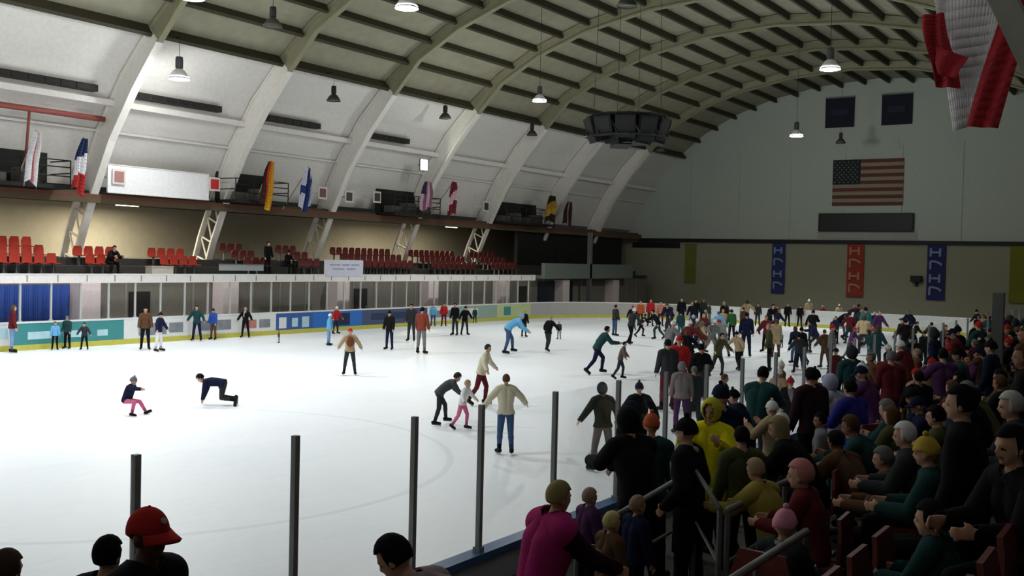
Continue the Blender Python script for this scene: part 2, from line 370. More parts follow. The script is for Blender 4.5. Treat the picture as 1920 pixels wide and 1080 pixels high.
def ad(rects):
    def f(o, strip):
        for k, (a0, a1, z0, z1, m) in enumerate(rects):
            b = MB(); b.box((IX0 + .004 - o.location.x, a0 - o.location.y, z0), (IX0 + .02 - o.location.x, a1 - o.location.y, z1), m); b.build('advert', o)
    return f
segs = [(8.5, 22.0, M_board, None, 'plain white board farthest left, outside the picture edge'),
 (22.0, 22.95, M_board, [(22.3, 22.8, .5, .9, paleink)], 'white board at the very left edge beside the teal one'),
 (22.95, 26.6, teal, [(23.6, 24.9, .42, .72, paleink), (25.2, 26.2, .42, .7, paleink)], 'teal board with pale writing, left end of the far boards'),
 (26.6, 28.1-.1, teal, [(26.7, 27.2, .42, .68, paleink)], 'narrow teal board right beside the white one with grey print'),
 (28.0, 32.0, M_board, [(28.75, 30.2, .34, .86, greyad), (30.35, 31.1, .4, .84, greyad)], 'white board with a grey printed block, just right of the teal ones'),
 (32.0, 34.4, M_board, [(32.1, 33.9, .4, .86, greyad)], 'white board with grey print between the dark skaters at the left'),
 (34.4, 36.8, M_board, [(34.7, 35.5, .4, .8, redink), (35.7, 36.4, .4, .8, greyad)], 'white board with faded red and grey print'),
 (36.8, 39.4, blueb, [(37.0, 37.5, .3, .85, M_board), (37.9, 38.3, .35, .8, paleink), (38.6, 39.1, .3, .85, paleink)], 'blue board with pale blocks, left of the bright blue one'),
 (39.4, 43.2, bblue, [(41.0, 42.2, .3, .95, mat('dark_navy_ink', (20, 34, 70), .5))], 'bright blue board with a dark navy patch'),
 (43.2, 49.0, navyb, [(44.0, 47.5, .5, .85, mat('dark_slate_ink', (44, 54, 88), .5))], 'long slate blue board with a darker stripe, middle of the far side'),
 (49.0, 52.0, M_board, [(49.3, 51.4, .45, .85, greyad)], 'white board with greyish print behind the black dressed skaters'),
 (52.0, 56.4, mat('grey_green_board', (150, 170, 158), .45), [(53.0, 54.2, .4, .9, M_board)], 'pale grey green board with a white block'),
 (56.4, 60.5, mat('pale_lime_board', (190, 204, 150), .45), [(57.2, 58.0, .35, .9, teal)], 'pale lime board at the far end of the straight')]
for y0, y1, m, rects, lab in segs: board([(IX0, y1), (IX0, y0)], m, lab, deco=ad(rects) if rects else None)
def arcpts(cx, cy, a0, a1, n=12): return [(cx+RR*math.cos(math.radians(a0+(a1-a0)*k/n)), cy+RR*math.sin(math.radians(a0+(a1-a0)*k/n))) for k in range(n+1)]
board(arcpts(IX0+RR, IY1-RR, 90, 180)[::1], mat('curve_board', (176, 172, 170), .45), 'curved board of the far left corner')
board([(IX1-RR, IY1), (-22.0, IY1)], M_board, 'white end board below the right blue banner')
board([(-22.0, IY1), (IX0+RR, IY1)], M_board, 'white end board below the left blue banner')
board(arcpts(IX1-RR, IY1-RR, 0, 90), M_board, 'curved board of the far right corner')
board([(IX1, 11.5), (IX1, IY1-RR)], mat('near_board_face', (190, 196, 204), .5), 'long near side board running away along the spectators', cap_m=M_bluecap)
board(arcpts(IX1-RR, IY0+RR, -60, 0) + [(IX1, 11.5)], mat('near_board_face', (190, 196, 204), .5), 'near corner board with a blue cap rail at the bottom of the picture', cap_m=M_bluecap)
# ---- glass: posts and panes ----
def glass_run(pts, z0, z1, pm, pr, plab, glab, grp, pw=.05):
    for i, (x, y) in enumerate(pts):
        o = empty('glass_screen', (x, y, z0)); MB().box((-pw/2, -pw/2, 0), (pw/2, pw/2, z1-z0), pm).box((-pw*.8, -pw*.8, 0), (pw*.8, pw*.8, .05), pm).build('glass_post', o)
        lb = plab[i] if isinstance(plab, list) else plab; tag(o, lb, 'glass screen', grp + (' screens' if (not isinstance(plab, list) or plab.count(lb) > 1) else ''))
        if i + 1 < len(pts):
            x2, y2 = pts[i+1]; d = Vector((x2-x, y2-y)); a = math.atan2(d.y, d.x); L = d.length
            g = MB().box((pw/2+.005, -.006, .0), (L-pw/2-.005, .006, z1-z0-.02), GLASS).build('glass_pane', o); g.rotation_euler.z = a
near_y = [7.28, 8.32, 9.72, 11.2, 12.55, 13.9, 15.29, 16.8, 18.3, 19.9, 21.5, 23.1] + [23.1 + 1.8*k for k in range(1, 22)]
cor = [(IX1-RR+(RR+.08)*math.cos(math.radians(a)), IY0+RR+(RR+.08)*math.sin(math.radians(a))) for a in (-44, -34, -25, -16.2, -7.5)]
nl = ['grey glass post out of the picture at the near corner']*2 + ['dark post behind the red cap, leftmost of the near glass posts']*1 + ['near corner glass post just below the picture'] 
nl = ['glass screen of the near corner outside the picture', 'glass screen of the near corner outside the picture', 'glass screen of the near corner outside the picture', 'glass screen with a dark post rising behind the red cap']
nl += ['glass screen with a thick dark post between red cap and curly head', 'glass screen with a dark post rising by the curly head', 'glass screen with a tall post ending at the dark red trousers of a skater', 'glass screen with a post above the head of the magenta vest']
nl += ['glass screen with a post in front of the two skaters with spread elbows', 'glass screen, first one beyond the two skaters with spread elbows', 'glass screen standing just left of the navy cap', 'glass screen with a straight post between the navy cap and the teal leaning figure']
nl += ['glass screen standing among the crowd along the near boards'] * 40
glass_run(cor + [(-5.82, y) for y in near_y], 1.13, 2.58, M_post, 0, nl, 'clear pane of the near side glass between dark posts', 'near side glass')
lefty = [22.0 + 1.32*k for k in range(30)]
glass_run([(IX0-.08, y) for y in lefty], 1.13, 2.66, M_whitepost, 0, 'glass screen with a thin white post under the long white beam', 'clear pane of the far side glass under the white beam', 'far side glass', .07)
MBb = MB().box((IX0-.22, 8, 2.64), (IX0+.02, 61, 3.0), M_beam).box((IX0-.24, 8, 2.98), (IX0+.04, 61, 3.02), M_board)
for y in np.arange(9, 61, 1.32): MBb.box((IX0+.02, y, 2.7), (IX0+.035, y+.05, 2.96), MATS['taupe_mullion'])
tag(MBb.build('header_beam'), 'long white beam along the top of the far side glass', 'beam')
# ---- cross sign, upper stand ----
o = empty('platform_sign', (-38.35, 40.25, 2.92)); MB().box((-.06, 0, 0), (.0, 2.9, .85), mat('lavender_white_sign', (206, 206, 222), .5)).build('face', o)
b = MB(); ink = mat('sign_grey_ink', (150, 154, 172), .5)
for (a, c_, z) in ((.3, 1.1, .58), (1.25, 1.8, .58), (1.95, 2.6, .58), (.5, 1.4, .36), (1.6, 2.3, .36)): b.box((0, a, z), (.008, c_, z+.07), ink)
b.build('grey_lettering', o); MB().box((-.1, -.04, -.03), (-.06, 2.94, .88), M_ribw).build('frame', o)
tag(o, 'pale lavender sign with faint grey lines standing on the white beam', 'sign')
o = MB().box((-.03, 0, 0), (0, 2.9, .3), mat('pale_grey_board', (170, 176, 176), .6)).box((-.05, 0, .3), (.02, 2.9, .34), M_grey).build('low_panel', None, (-40.2, 34.7, 3.15)); tag(o, 'low pale grey panel right of the second rib in the upper stand', 'panel')
o = MB().box((-.5, 0, 0), (0, 1.2, .34), mat('cream_box', (206, 196, 184), .7)).box((-.52, -.02, .34), (.02, 1.22, .38), MATS['cream_box']).build('cream_box', None, (-40.62, 30.2+.9, 2.95)); tag(o, 'small cream box between the two red seat blocks', 'box')
# ---- red seats of the far upper stand ----
def seat_proto(m):
    o = empty('stadium_seat')
    b = MB(); 
    for k in range(4): y0 = -.2+.1*k; b.box((-.2+.03*k*0, y0, .42+.012*abs(k-1.5)), (.2, y0+.1, .455+.012*abs(k-1.5)), m)
    b.build('seat', o)
    b = MB(); pr = []
    for j in range(6):
        z = .46 + .085*j; x = -.2 - .02*j + .004*j*j; wv = .235 if j < 4 else .235-.03*(j-3)
        pr.append((x, wv, z))
    for (x, wv, z), (x2, w2, z2) in zip(pr, pr[1:]):
        b.face([(x,-wv,z),(x,wv,z),(x2,w2,z2),(x2,-w2,z2)], m); b.face([(x-.03,-wv,z),(x2-.03,-w2,z2),(x2-.03,w2,z2),(x-.03,wv,z)], m)
        b.face([(x,-wv,z),(x2,-w2,z2),(x2-.03,-w2,z2),(x-.03,-wv,z)], m); b.face([(x,wv,z),(x-.03,wv,z),(x2-.03,w2,z2),(x2,w2,z2)], m)
    x, wv, z = pr[-1]; b.face([(x,-wv,z),(x,wv,z),(x-.03,wv,z),(x-.03,-wv,z)], m)
    b.build('backrest', o)
    MB().box((-.14, -.03, 0), (-.06, .03, .43), M_grey).box((-.2, -.12, 0), (0, .12, .02), M_grey).build('leg', o)
    return o
sp = seat_proto(M_seat); sd = seat_proto(M_dimseat); first = {0: True, 1: True}
def place_seat(kind, x, y, z, rz, lab, grp):
    src = sp if kind == 0 else sd
    o = src if first[kind] else copytree(src); first[kind] = False
    o.location = (x, y, z); o.rotation_euler.z = rz; tag(o, lab, 'seat', grp)
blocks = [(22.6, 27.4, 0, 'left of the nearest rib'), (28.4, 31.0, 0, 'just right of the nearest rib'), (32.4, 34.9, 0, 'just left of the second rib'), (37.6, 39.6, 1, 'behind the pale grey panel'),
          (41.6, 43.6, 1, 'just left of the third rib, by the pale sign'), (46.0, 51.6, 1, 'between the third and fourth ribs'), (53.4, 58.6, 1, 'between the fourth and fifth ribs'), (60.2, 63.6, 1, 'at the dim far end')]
for y0, y1, k, where in blocks:
    n = int((y1 - y0) / .56)
    for r, (x, z) in enumerate(((-41.2, 2.95), (-42.15, 3.3), (-43.1, 3.65))):
        if r == 2 and k == 0 and y0 > 28: continue
        for i in range(n):
            if (r, i) in ((0, 3),) and y0 == 28.4: continue
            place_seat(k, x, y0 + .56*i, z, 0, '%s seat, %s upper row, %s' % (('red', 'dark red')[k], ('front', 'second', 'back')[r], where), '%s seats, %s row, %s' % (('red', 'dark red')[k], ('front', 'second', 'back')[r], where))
# ---- end wall things ----
def wallpt(x, z): return (x, YF-.05, z)
o = empty('wall_flag', wallpt(-25.45, 9.1)); b = MB(); W_, H_ = 5.6, 3.75
fr = mat('flag_dull_red', (104, 60, 54), .8); fw = mat('flag_dull_white', (150, 138, 120), .8); fb = mat('flag_dull_navy', (34, 42, 50), .8)
for k in range(13):
    z0 = H_*k/13; x0 = 0 if k < 6 else W_*.4; b.box((x0, -.03, z0), (W_, 0, z0+H_/13), fr if k % 2 == 0 else fw)
b.build('stripes', o); b = MB(); b.box((0, -.035, H_*6/13), (W_*.4, 0, H_), fb)
for r in range(9):
    for c in range(6 if r % 2 == 0 else 5): x = .18 + c*.36 + (0 if r % 2 == 0 else .18); z = H_*6/13+.2+r*.2; b.box((x-.04, -.045, z-.04), (x+.04, -.035, z+.04), fw)
b.build('canton', o); tag(o, 'large flag with red and white stripes and a starred dark canton on the end wall', 'flag')
o = empty('scoreboard', wallpt(-26.35, 7.1)); MB().box((0, -.3, 0), (7.3, 0, 1.3), mat('scoreboard_black', (14, 17, 14), .5)).build('panel', o)
b = MB(); b.box((-.08,-.34,-.08),(7.38,0,0),M_dark); b.box((-.08,-.34,1.3),(7.38,0,1.38),M_dark); b.box((-.08,-.34,0),(0,0,1.3),M_dark); b.box((7.3,-.34,0),(7.38,0,1.3),M_dark); b.build('frame', o)
tag(o, 'long black unlit scoreboard under the striped flag', 'scoreboard')
o = MB().box((-26.6, -.04, 6.42), (-18.7, 0, 6.98), mat('pale_strip', (172, 172, 166), .8)).build('wall_strip', None, (0, YF-.03, 0)); tag(o, 'pale strip on the end wall right under the scoreboard', 'panel')
def banner(x0, x1, z0, z1, rgb, lab, glyph=True, nm='banner'):
    o = empty('hanging_banner', wallpt(x0, z1)); w_ = x1-x0; h = z1-z0; m = mat(nm, rgb, .8); b = MB(); n = 24
    for k in range(n):
        za, zb = -h*k/n, -h*(k+1)/n; ya = -.1-.03*math.sin(k*.6); yb = -.1-.03*math.sin((k+1)*.6)
        b.face([(0,ya,za),(0,yb,zb),(w_,yb,zb),(w_,ya,za)], m); b.face([(0,ya+.02,za),(w_,ya+.02,za),(w_,yb+.02,zb),(0,yb+.02,zb)], m)
    b.build('cloth', o, smooth=True); b = MB(); b.tube([(-.08, -.1, .03), (w_+.08, -.1, .03)], .04, M_grey, 8); b.box((0, -.1, 0), (.05, .06, .06), M_grey); b.box((w_-.05, -.1, 0), (w_, .06, .06), M_grey); b.build('rod', o)
    if glyph:
        b = MB(); gm = mat('banner_pale_ink_'+nm, glyph, .8)
        for k in range(4):
            zc_ = -h*(.14 + .235*k); s_ = w_*.3; d = -.155
            b.tube([(w_/2-s_, d, zc_+s_*.8), (w_/2-s_, d, zc_-s_*.8)], s_*.24, gm, 6)
            pts = [(w_/2-s_+2*s_*math.sin(t), d, zc_+s_*.8*math.cos(t)) for t in (0, .4, .8, 1.2, 1.57)] if k % 2 else [(w_/2-s_, d, zc_), (w_/2+s_*.6, d, zc_)]
            b.tube(pts, s_*.24, gm, 6)
            if k % 2 == 0: b.tube([(w_/2+s_*.7, d, zc_+s_*.8), (w_/2+s_*.7, d, zc_-s_*.8)], s_*.24, gm, 6)
        b.build('pale_lettering', o)
    tag(o, lab, 'banner')
banner(-30.35, -29.2, 1.75, 5.98, (46, 56, 110), 'blue vertical banner with pale letters, left of the red one', (150, 158, 190), 'banner_blue')
banner(-24.05, -22.7, 1.7, 6.02, (160, 58, 44), 'red orange vertical banner with pale letters in the middle of the end wall', (200, 140, 120), 'banner_red')
banner(-17.85, -16.5, 1.7, 6.0, (40, 44, 100), 'blue vertical banner with pale letters, right of the red one', (150, 158, 190), 'banner_blue2')
banner(-38.3, -37.3, 2.4, 5.75, (120, 124, 50), 'narrow yellow olive banner, leftmost on the end wall', None, 'banner_olive')
banner(-11.95, -10.5, 1.7, 6.0, (120, 122, 30), 'yellow olive banner at the right edge of the end wall', None, 'banner_olive2')
for x0, lab in ((-26.2, 'dark square banner high on the end wall, left of the pair'), (-21.7, 'dark navy square banner high on the end wall, right of the pair')):
    o = empty('square_banner', wallpt(x0, 15.5)); MB().box((0, -.1, 0), (2.35, -.06, 2.4), mat('banner_midnight', (24, 28, 44), .8)).build('cloth', o)
    MB().box((-.05, -.13, 2.4), (2.4, -.03, 2.48), M_grey).build('rod', o); MB().box((.5, -.11, 1.0), (1.8, -.1, 1.5), mat('banner_faint_ink', (40, 44, 66), .8)).build('faint_emblem', o); tag(o, lab, 'banner')
o = MB().box((-.4, -.5, -.25), (.4, 0, .25), M_dark).box((-.1, -.1, -.6), (.1, 0, -.25), M_dark).build('wall_speaker', None, (-18.6, YF-.02, 3.3)); tag(o, 'small black box beside the right blue banner', 'speaker')
# ---- black speaker cluster ----
o = empty('speaker_cluster', (-22, 42.5, 10.6)); b = MB()
for z in (0, -.9):
    pts = [(1.85*math.cos(2*PI*k/12), 1.85*math.sin(2*PI*k/12), z) for k in range(13)]; b.tube(pts, .06, M_dark, 6)
for k in range(12):
    a = 2*PI*k/12; a2 = 2*PI*(k+.5)/12; b.tube([(1.85*math.cos(a), 1.85*math.sin(a), 0), (1.85*math.cos(a2), 1.85*math.sin(a2), -.9)], .04, M_dark, 6)
for k in range(3): a = 2*PI*k/3; b.tube([(1.85*math.cos(a), 1.85*math.sin(a), 0), (-1.85*math.cos(a), -1.85*math.sin(a), 0)], .05, M_dark, 6)
b.build('truss_ring', o)
for k in range(11):
    a = 2*PI*k/11; Mx = Matrix.Rotation(a, 4, 'Z') @ Matrix.Translation((1.5, 0, -.45)) @ Matrix.Rotation(.3, 4, 'Y')
    h = (.55, .7, .45)[k % 3]
    s_ = MB().box((-.35, -.45, -h), (.35, .45, .45), mat('speaker_black', (14, 15, 16), .6), Mx).build('loudspeaker', o)
    MB().box((.35, -.38, -h+.08), (.37, .38, .38), mat('speaker_grille', (30, 32, 34), .7), Mx).build('grille', s_)
b = MB()
for k in range(4): a = PI/4+PI/2*k; b.tube([(1.6*math.cos(a), 1.6*math.sin(a), 0), (1.4*math.cos(a), 1.4*math.sin(a), 8.3)], .012, M_dark, 5)
b.build('cable', o); b = MB(); b.tube([(0,0,.1),(0,0,-1.1)], .25, M_dark, 10); b.build('hub', o)
for k in range(6):
    a = 2*PI*k/6 + .3; Mx = Matrix.Rotation(a, 4, 'Z') @ Matrix.Translation((.85, 0, -.6)) @ Matrix.Rotation(.2, 4, 'Y'); MB().box((-.3, -.4, -.6 + .15*(k % 2)), (.3, .4, .5), mat('speaker_black', (14, 15, 16), .6), Mx).build('loudspeaker', o)
tag(o, 'dark ring shaped loudspeaker cluster hanging over the ice', 'speaker cluster')
# ---- high bay lamps ----
def lamp(x, y, z, ztop, lit, lab, energy=1.0, size=1.0, spot=True, group=None):
    ztop = ceil_z(x) + .05 if x > -37 else 13.6
    o = empty('high_bay_lamp', (x, y, z)); s = size
    b = MB(); b.tube([(0,0,.55*s),(0,0,ztop-z)], .012, M_dark, 6)
    if x < -37: b.box((-.6-(x+38)*1, -.04, ztop-z-.06), (.03, .04, ztop-z), M_dark)
    b.build('hanger', o)
    b = MB(); b.lathe([(0,.62*s),(.13*s,.62*s),(.15*s,.5*s),(.15*s,.2*s),(.1*s,.14*s)], M_dark if not lit else mat('lamp_housing_lit', (70, 70, 74), .5), 12); b.build('housing', o)
    rm = mat('lamp_reflector_lit', (236, 236, 236), .4) if lit else mat('lamp_reflector_unlit', (60, 60, 52), .5)
    b = MB(); b.lathe([(.1*s,.16*s),(.2*s,.1*s),(.34*s,-.08*s),(.42*s,-.25*s),(.4*s,-.25*s),(.32*s,-.08*s),(.18*s,.08*s),(.0,.1*s)], rm, 20); b.build('reflector', o, smooth=True)
    b = MB(); b.lathe([(0,-.24*s),(.2*s,-.23*s),(.36*s,-.2*s),(.39*s,-.17*s),(0,-.12*s)], emat('lamp_glow', (240, 246, 255), 30) if lit else mat('lamp_lens_off', (90, 90, 84), .3), 20); b.build('lens', o)
    if lit and spot:
        l = bpy.data.lights.new('lamp_light', 'SPOT'); l.energy = LAMP_W*energy; l.spot_size = math.radians(132); l.spot_blend = .55; l.shadow_soft_size = .3; l.color = (.95, 1.0, .98) if y > 25 else (.93, .97, 1.0)
        q = bpy.data.objects.new('lamp_light', l); COL.objects.link(q); q.parent = o; q.location = (0, 0, -.3*s)
        l = bpy.data.lights.new('lamp_glow_light', 'POINT'); l.energy = LAMP_W*energy*(.13 if group else .22); l.shadow_soft_size = .3; l.color = (.97, 1.0, .96)
        q = bpy.data.objects.new('lamp_glow_light', l); COL.objects.link(q); q.parent = o; q.location = (0, 0, -.6*s)
    tag(o, lab, 'ceiling lamp', group)
lamp(-38.3, 30.6, 12.0, 14.2, True, 'lit white high bay lamp above the white wall band, leftmost of the lit ones', .5, 1.15)
lamp(-30.6, 48.6, 13.0, 17.8, True, 'brightly lit high bay lamp left of the loudspeaker cluster', 1.3, .95)
lamp(-22.8, 68.5, 13.0, 19, True, 'lit lamp hanging just left of the striped flag, farthest one', 1.5, 1.1)
lamp(-13.9, 46.0, 13.0, 17.5, True, 'brightly lit lamp right of the loudspeaker cluster, highest in the ceiling', 1.1, 1.1)
lamp(-23.3, 28.2, 12.9, 19, True, 'lit lamp cut by the top edge of the picture', 1.0, 1.0)
for i, (x, y, e) in enumerate([(-33, 22, 1.3), (-33, 11, 1.2), (-23.5, 17.5, 1.05), (-23.5, 6, 1.4), (-15.5, 12, .5), (-30, 24.5, .7)]):
    lamp(x, y, 13.2, 17.6, True, 'lit high bay lamp over the near half of the ice, above the picture', e, group='lit lamps above the picture')
for (x, y, z, zt, lab) in ((-30.2, 28.5, 13.0, 17.7, 'unlit dark lamp hanging below the ceiling at the top left'), (-38, 40.2, 12.3, 14.2, 'unlit dark lamp under the eave right of the second rib'), (-38, 49.8, 12.6, 14.2, 'unlit dark lamp under the eave between third and fourth ribs'), (-38, 59.5, 12.7, 14.2, 'unlit dark lamp under the eave right of the brightly lit lamp'),
      (-16.7, 32, 13.0, 18, 'unlit dark lamp by the top edge, right of the cut lit lamp'), (-22.6, 78, 13.5, 19, 'small unlit lamp hanging in front of the striped flag wall'), (-33.5, 70, 12.5, 17, 'unlit lamp below the ceiling edge left of the farthest lit lamp')):
    lamp(x, y, z, zt, False, lab, size=.9)
# wall lamps
def wall_lamp(x, y, z, lab, e, rgb, sz=.34):
    o = empty('wall_lamp', (x, y, z)); MB().box((-.3, -.06, -.06), (0, .06, .06), M_grey).build('bracket', o)
    MB().box((0, -sz*.6, -sz*.6), (.1, sz*.6, sz*.6), M_grey).build('housing', o); MB().box((.1, -sz/2, -sz/2), (.13, sz/2, sz/2), emat('floodlight_glow', rgb, 12)).build('lens', o)
    l = bpy.data.lights.new('lamp_light', 'AREA'); l.energy = e; l.size = sz; l.color = lin(rgb); q = bpy.data.objects.new('lamp_light', l); COL.objects.link(q); q.parent = o; q.location = (.15, 0, 0); q.rotation_euler = (0, -PI/2, 0)
    tag(o, lab, 'wall lamp')
wall_lamp(-40.9, 51.4, 9.85, 'square lit floodlight on the white liner above the third balcony', 60, (246, 255, 240), .62)
def soffit_light(x, y, lab, e, glow=True):
    o = empty('strip_light', (x, y, 6.46)); MB().box((-.1, -.7, -.1), (.1, .7, .04), M_ribw).build('housing', o); MB().box((-.07, -.65, -.13), (.07, .65, -.1), emat('warm_tube_glow', (255, 240, 190), 5)).build('tube', o)
    l = bpy.data.lights.new('tube_light', 'AREA'); l.shape = 'RECTANGLE'; l.size = .15; l.size_y = 1.3; l.energy = e; l.color = (1, .9, .7); q = bpy.data.objects.new('tube_light', l); COL.objects.link(q); q.parent = o; q.location = (0, 0, -.15)
    tag(o, lab, 'strip light')
soffit_light(-46.5, 34.0, 'warm strip light under the balcony between the two nearest ribs', 420)
soffit_light(-46.5, 26.0, 'warm strip light under the balcony at the left edge', 200)
soffit_light(-45.0, 56.3, 'bright warm strip light under the balcony by the fourth rib', 350)
soffit_light(-46.5, 62.0, 'warm strip light under the balcony beyond the fourth rib', 80)
# ---- national flags on poles over the balconies ----
def flag(x, y, ztop, length, cols, lab, kind='v', seed=0, wid=.62, lean=.35, wall=False):
    """flag on a slanting pole, cloth hanging in soft folds; kind v: bands across the cloth width, h: bands down its length, cross"""
    rnd = random.Random(seed); o = empty('national_flag', (x, y, ztop-length))
    b = MB(); b.tube([(-1.75, 0, -.02) if wall else (-.43, 0, length*.35), (.1, lean, length+.12)], .03, mat('flag_pole', (170, 160, 140), .5), 6); b.build('flag_pole', o)
    ms = [mat('flagcloth_%d_%d_%d' % c, c, .85, var=.2) for c in cols]; b = MB(); nu, nv = 18, 16
    def P(u, v):
        sp_ = .35 + .65*math.sin(min(1, v*1.6+.15)*PI/2)
        yy = lean + (u-.55)*wid*sp_ - v*.28 + .03*math.sin(v*7+seed); xx = .14 + .11*math.sin(u*14 + seed + v*1.5)*sp_ 
        return (xx, yy, length*(1 - v*(.92 + .08*math.cos(u*5+seed))) + .05)
    for i in range(nu):
        for j in range(nv):
            u, v = (i+.5)/nu, (j+.5)/nv
            if kind == 'v': m = ms[min(len(ms)-1, int(u*len(ms)))]
            elif kind == 'h': m = ms[min(len(ms)-1, int((v + .25*(u-.5))*len(ms)) if 0 <= (v + .25*(u-.5)) else 0)]
            elif kind == 'cross': m = ms[1] if (abs(v + .3*(u-.5) - .42) < .1 or abs(u - .52) < .14) else ms[0]
            else: m = ms[1] if (u < .45 and v < .45) else ms[0] if int(u*8) % 2 else ms[2]
            b.face([P(i/nu, j/nv), P((i+1)/nu, j/nv), P((i+1)/nu, (j+1)/nv), P(i/nu, (j+1)/nv)], m)
    c = b.build('cloth', o, smooth=True); c.modifiers.new('s', 'SOLIDIFY').thickness = .006
    tag(o, lab, 'flag')
R_, W2, Bk, Nv, Gd = (176, 44, 44), (228, 226, 230), (26, 22, 20), (36, 50, 92), (226, 186, 30)
flag(-41.2, 25.2, 8.9, 2.45, [W2, W2, (200, 120, 116), W2], 'mostly white hanging flag with a little red, leftmost of all', 'v', 1)
flag(-41.2, 27.5, 8.85, 2.6, [Nv, W2, R_], 'blue white and red tricolour flag near the nearest rib', 'h', 2, lean=.3)
flag(-41.2, 38.5, 8.85, 2.6, [(60, 30, 20), (190, 50, 34), Gd, (214, 150, 30), (160, 44, 34)], 'red and golden yellow flag with a dark top right of the second rib', 'v', 3, wid=.8)
flag(-41.2, 41.3, 8.75, 2.45, [(206, 206, 226), (40, 60, 120)], 'white flag with a dark blue cross', 'cross', 4, wid=.8, wall=True)
flag(-41.2, 51.9, 8.8, 1.9, [(150, 96, 116), (50, 36, 66), (196, 170, 186)], 'dark purple and pink striped flag on the third balcony', 'stripe', 5, wid=1.1)
flag(-41.2, 54.6, 9.0, 2.4, [(120, 34, 44), (216, 186, 190), (120, 34, 44)], 'dark red and pale flag right of the third balcony', 'h', 6, wid=.9, wall=True)
flag(-41.2, 67.0, 8.9, 2.2, [(34, 26, 14), (168, 128, 40), (190, 146, 50), (40, 28, 12)], 'black and yellow flag on the farthest balcony', 'h', 7, wid=1.6)
flag(-41.2, 69.6, 8.6, 2.0, [(52, 28, 32), (150, 130, 134), (60, 26, 30)], 'dark maroon and grey flag, farthest right of the balcony flags', 'v', 8, wid=1.3, wall=True)
# ---- large red and white flag hanging from the ceiling at the top right ----
o = empty('ceiling_flag', (-3.6, 20, 6.5)); rd = mat('big_flag_red', (150, 24, 34), .85); wh = mat('big_flag_white', (200, 196, 200), .85)
def sheet(name, A, B_, C_, D, m, amp=.05, fr=9, ph=0):
    """corner points: A top left, B top right, C bottom right, D bottom left (x,y,z offsets)"""
    b = MB(); n = 20
    def P(u, v):
        p = (Vector(A)*(1-u)+Vector(B_)*u)*(1-v) + (Vector(D)*(1-u)+Vector(C_)*u)*v
        p.y += amp*math.sin(u*fr+ph+v*3); p.x += amp*.4*math.sin(v*6+ph); return p
    for i in range(n):
        for j in range(n): b.face([P(i/n,j/n), P((i+1)/n,j/n), P((i+1)/n,(j+1)/n), P(i/n,(j+1)/n)], m)
    q = b.build(name, o, smooth=True); q.modifiers.new('s', 'SOLIDIFY').thickness = .012; return q
sheet('white_field', (-.7, .1, 3.6), (.95, .0, 3.6), (.33, 0, .2), (-.2, .06, .0), wh, .06, 8, 1)
sheet('white_field', (-.74, .12, 3.6), (-.2, .1, 3.6), (-.12, .1, 1.4), (-.5, .1, 1.7), wh, .04, 6, 2)
sheet('red_band', (.72, -.28, 2.75), (1.5, -.3, 3.5), (.58, -.22, 0.0), (.08, -.22, .05), rd, .05, 10, 0)
sheet('red_band', (-.75, -.2, 2.1), (-.38, -.2, 2.1), (-.08, -.15, .75), (-.5, -.12, .8), rd, .06, 9, 3)
sheet('red_band', (-.5, -.32, 1.5), (.06, -.33, 1.25), (-.1, -.3, .9), (-.42, -.25, 1.0), rd, .04, 8, 1)
sheet('red_emblem', (.1, -.15, 3.0), (.5, -.15, 3.0), (.42, -.15, 2.78), (.2, -.15, 2.78), rd, .02, 4, 0)
b = MB(); b.tube([(-.9, .1, 3.62), (1.5, 0, 3.62)], .04, M_grey, 8); b.build('rod', o)
b = MB(); b.tube([(-.7, .1, 3.65), (-.7, .1, 6.9)], .012, M_grey, 5); b.tube([(1.3, 0, 3.65), (1.3, 0, 4.6)], .012, M_grey, 5); b.build('cable', o)
tag(o, 'large dim red and white flag hanging in folds at the top right', 'flag')
# ================= NEAR STAND =================
WALK = .8
struct(MB().box((-5.72, YN, -.02), (-3.2, 82, WALK), M_conc).build('floor_walkway'), 'dark walkway behind the near boards')
b = MB(); TR = []
for k in range(9):
    x0 = -3.2 + .85*k; z = 1.1 + .35*k; TR.append((x0, z)); b.box((x0, YN, 0), (x0+.85 if k < 8 else 4.6, 82, z), M_conc)
struct(b.build('floor_tiers'), 'dark stepped concrete of the near stand')
# bench plank of the first row and dark red seats of the rows behind
o = empty('wooden_bench', (-2.75, 4.5, 1.1)); MB().box((-.22, 0, .42), (.22, 3.6, .47), mat('tan_bench_wood', (132, 120, 92), .7)).build('seat_plank', o)
for y in (.2, 1.8, 3.4): MB().box((-.18, y, 0), (.18, y+.06, .42), M_dark).build('leg', o)
tag(o, 'tan wooden bench in the front row at the bottom right', 'bench')
for k, y0, y1 in ((1, 4.0, 7.6), (2, 3.0, 6.4)):
    for i in range(int((y1-y0)/.56)):
        place_seat(1, TR[k][0]+.5, y0+.56*i, TR[k][1], PI, 'dark red empty seat in the %s row of the near stand' % ('second' if k == 1 else 'third'), 'dark red empty seats of the near stand, %s row' % ('second' if k == 1 else 'third'))
def rail(name, pts, lab, posts=1.2, zf=.8, r=.028, m=M_grey):
    c = Vector(pts[0]); o = empty(name, (c.x, c.y, zf)); q = [Vector(p) - Vector((c.x, c.y, zf)) for p in pts]
    MB().tube(q, r, m, 8).build('handrail', o, smooth=True)
    b = MB(); b.tube([p - Vector((0, 0, .45)) for p in q], r*.7, m, 6); b.build('mid_rail', o)
    for a, e in zip(q, q[1:]):
        n = max(1, int((e-a).length/posts))
        for k in range(n): p = a + (e-a)*k/n; MB().tube([p, (p.x, p.y, 0)], r*.9, m, 6).build('rail_post', o)
    p = q[-1]; MB().tube([p, (p.x, p.y, 0)], r*.9, m, 6).build('rail_post', o)
    tag(o, lab, 'railing'); return o
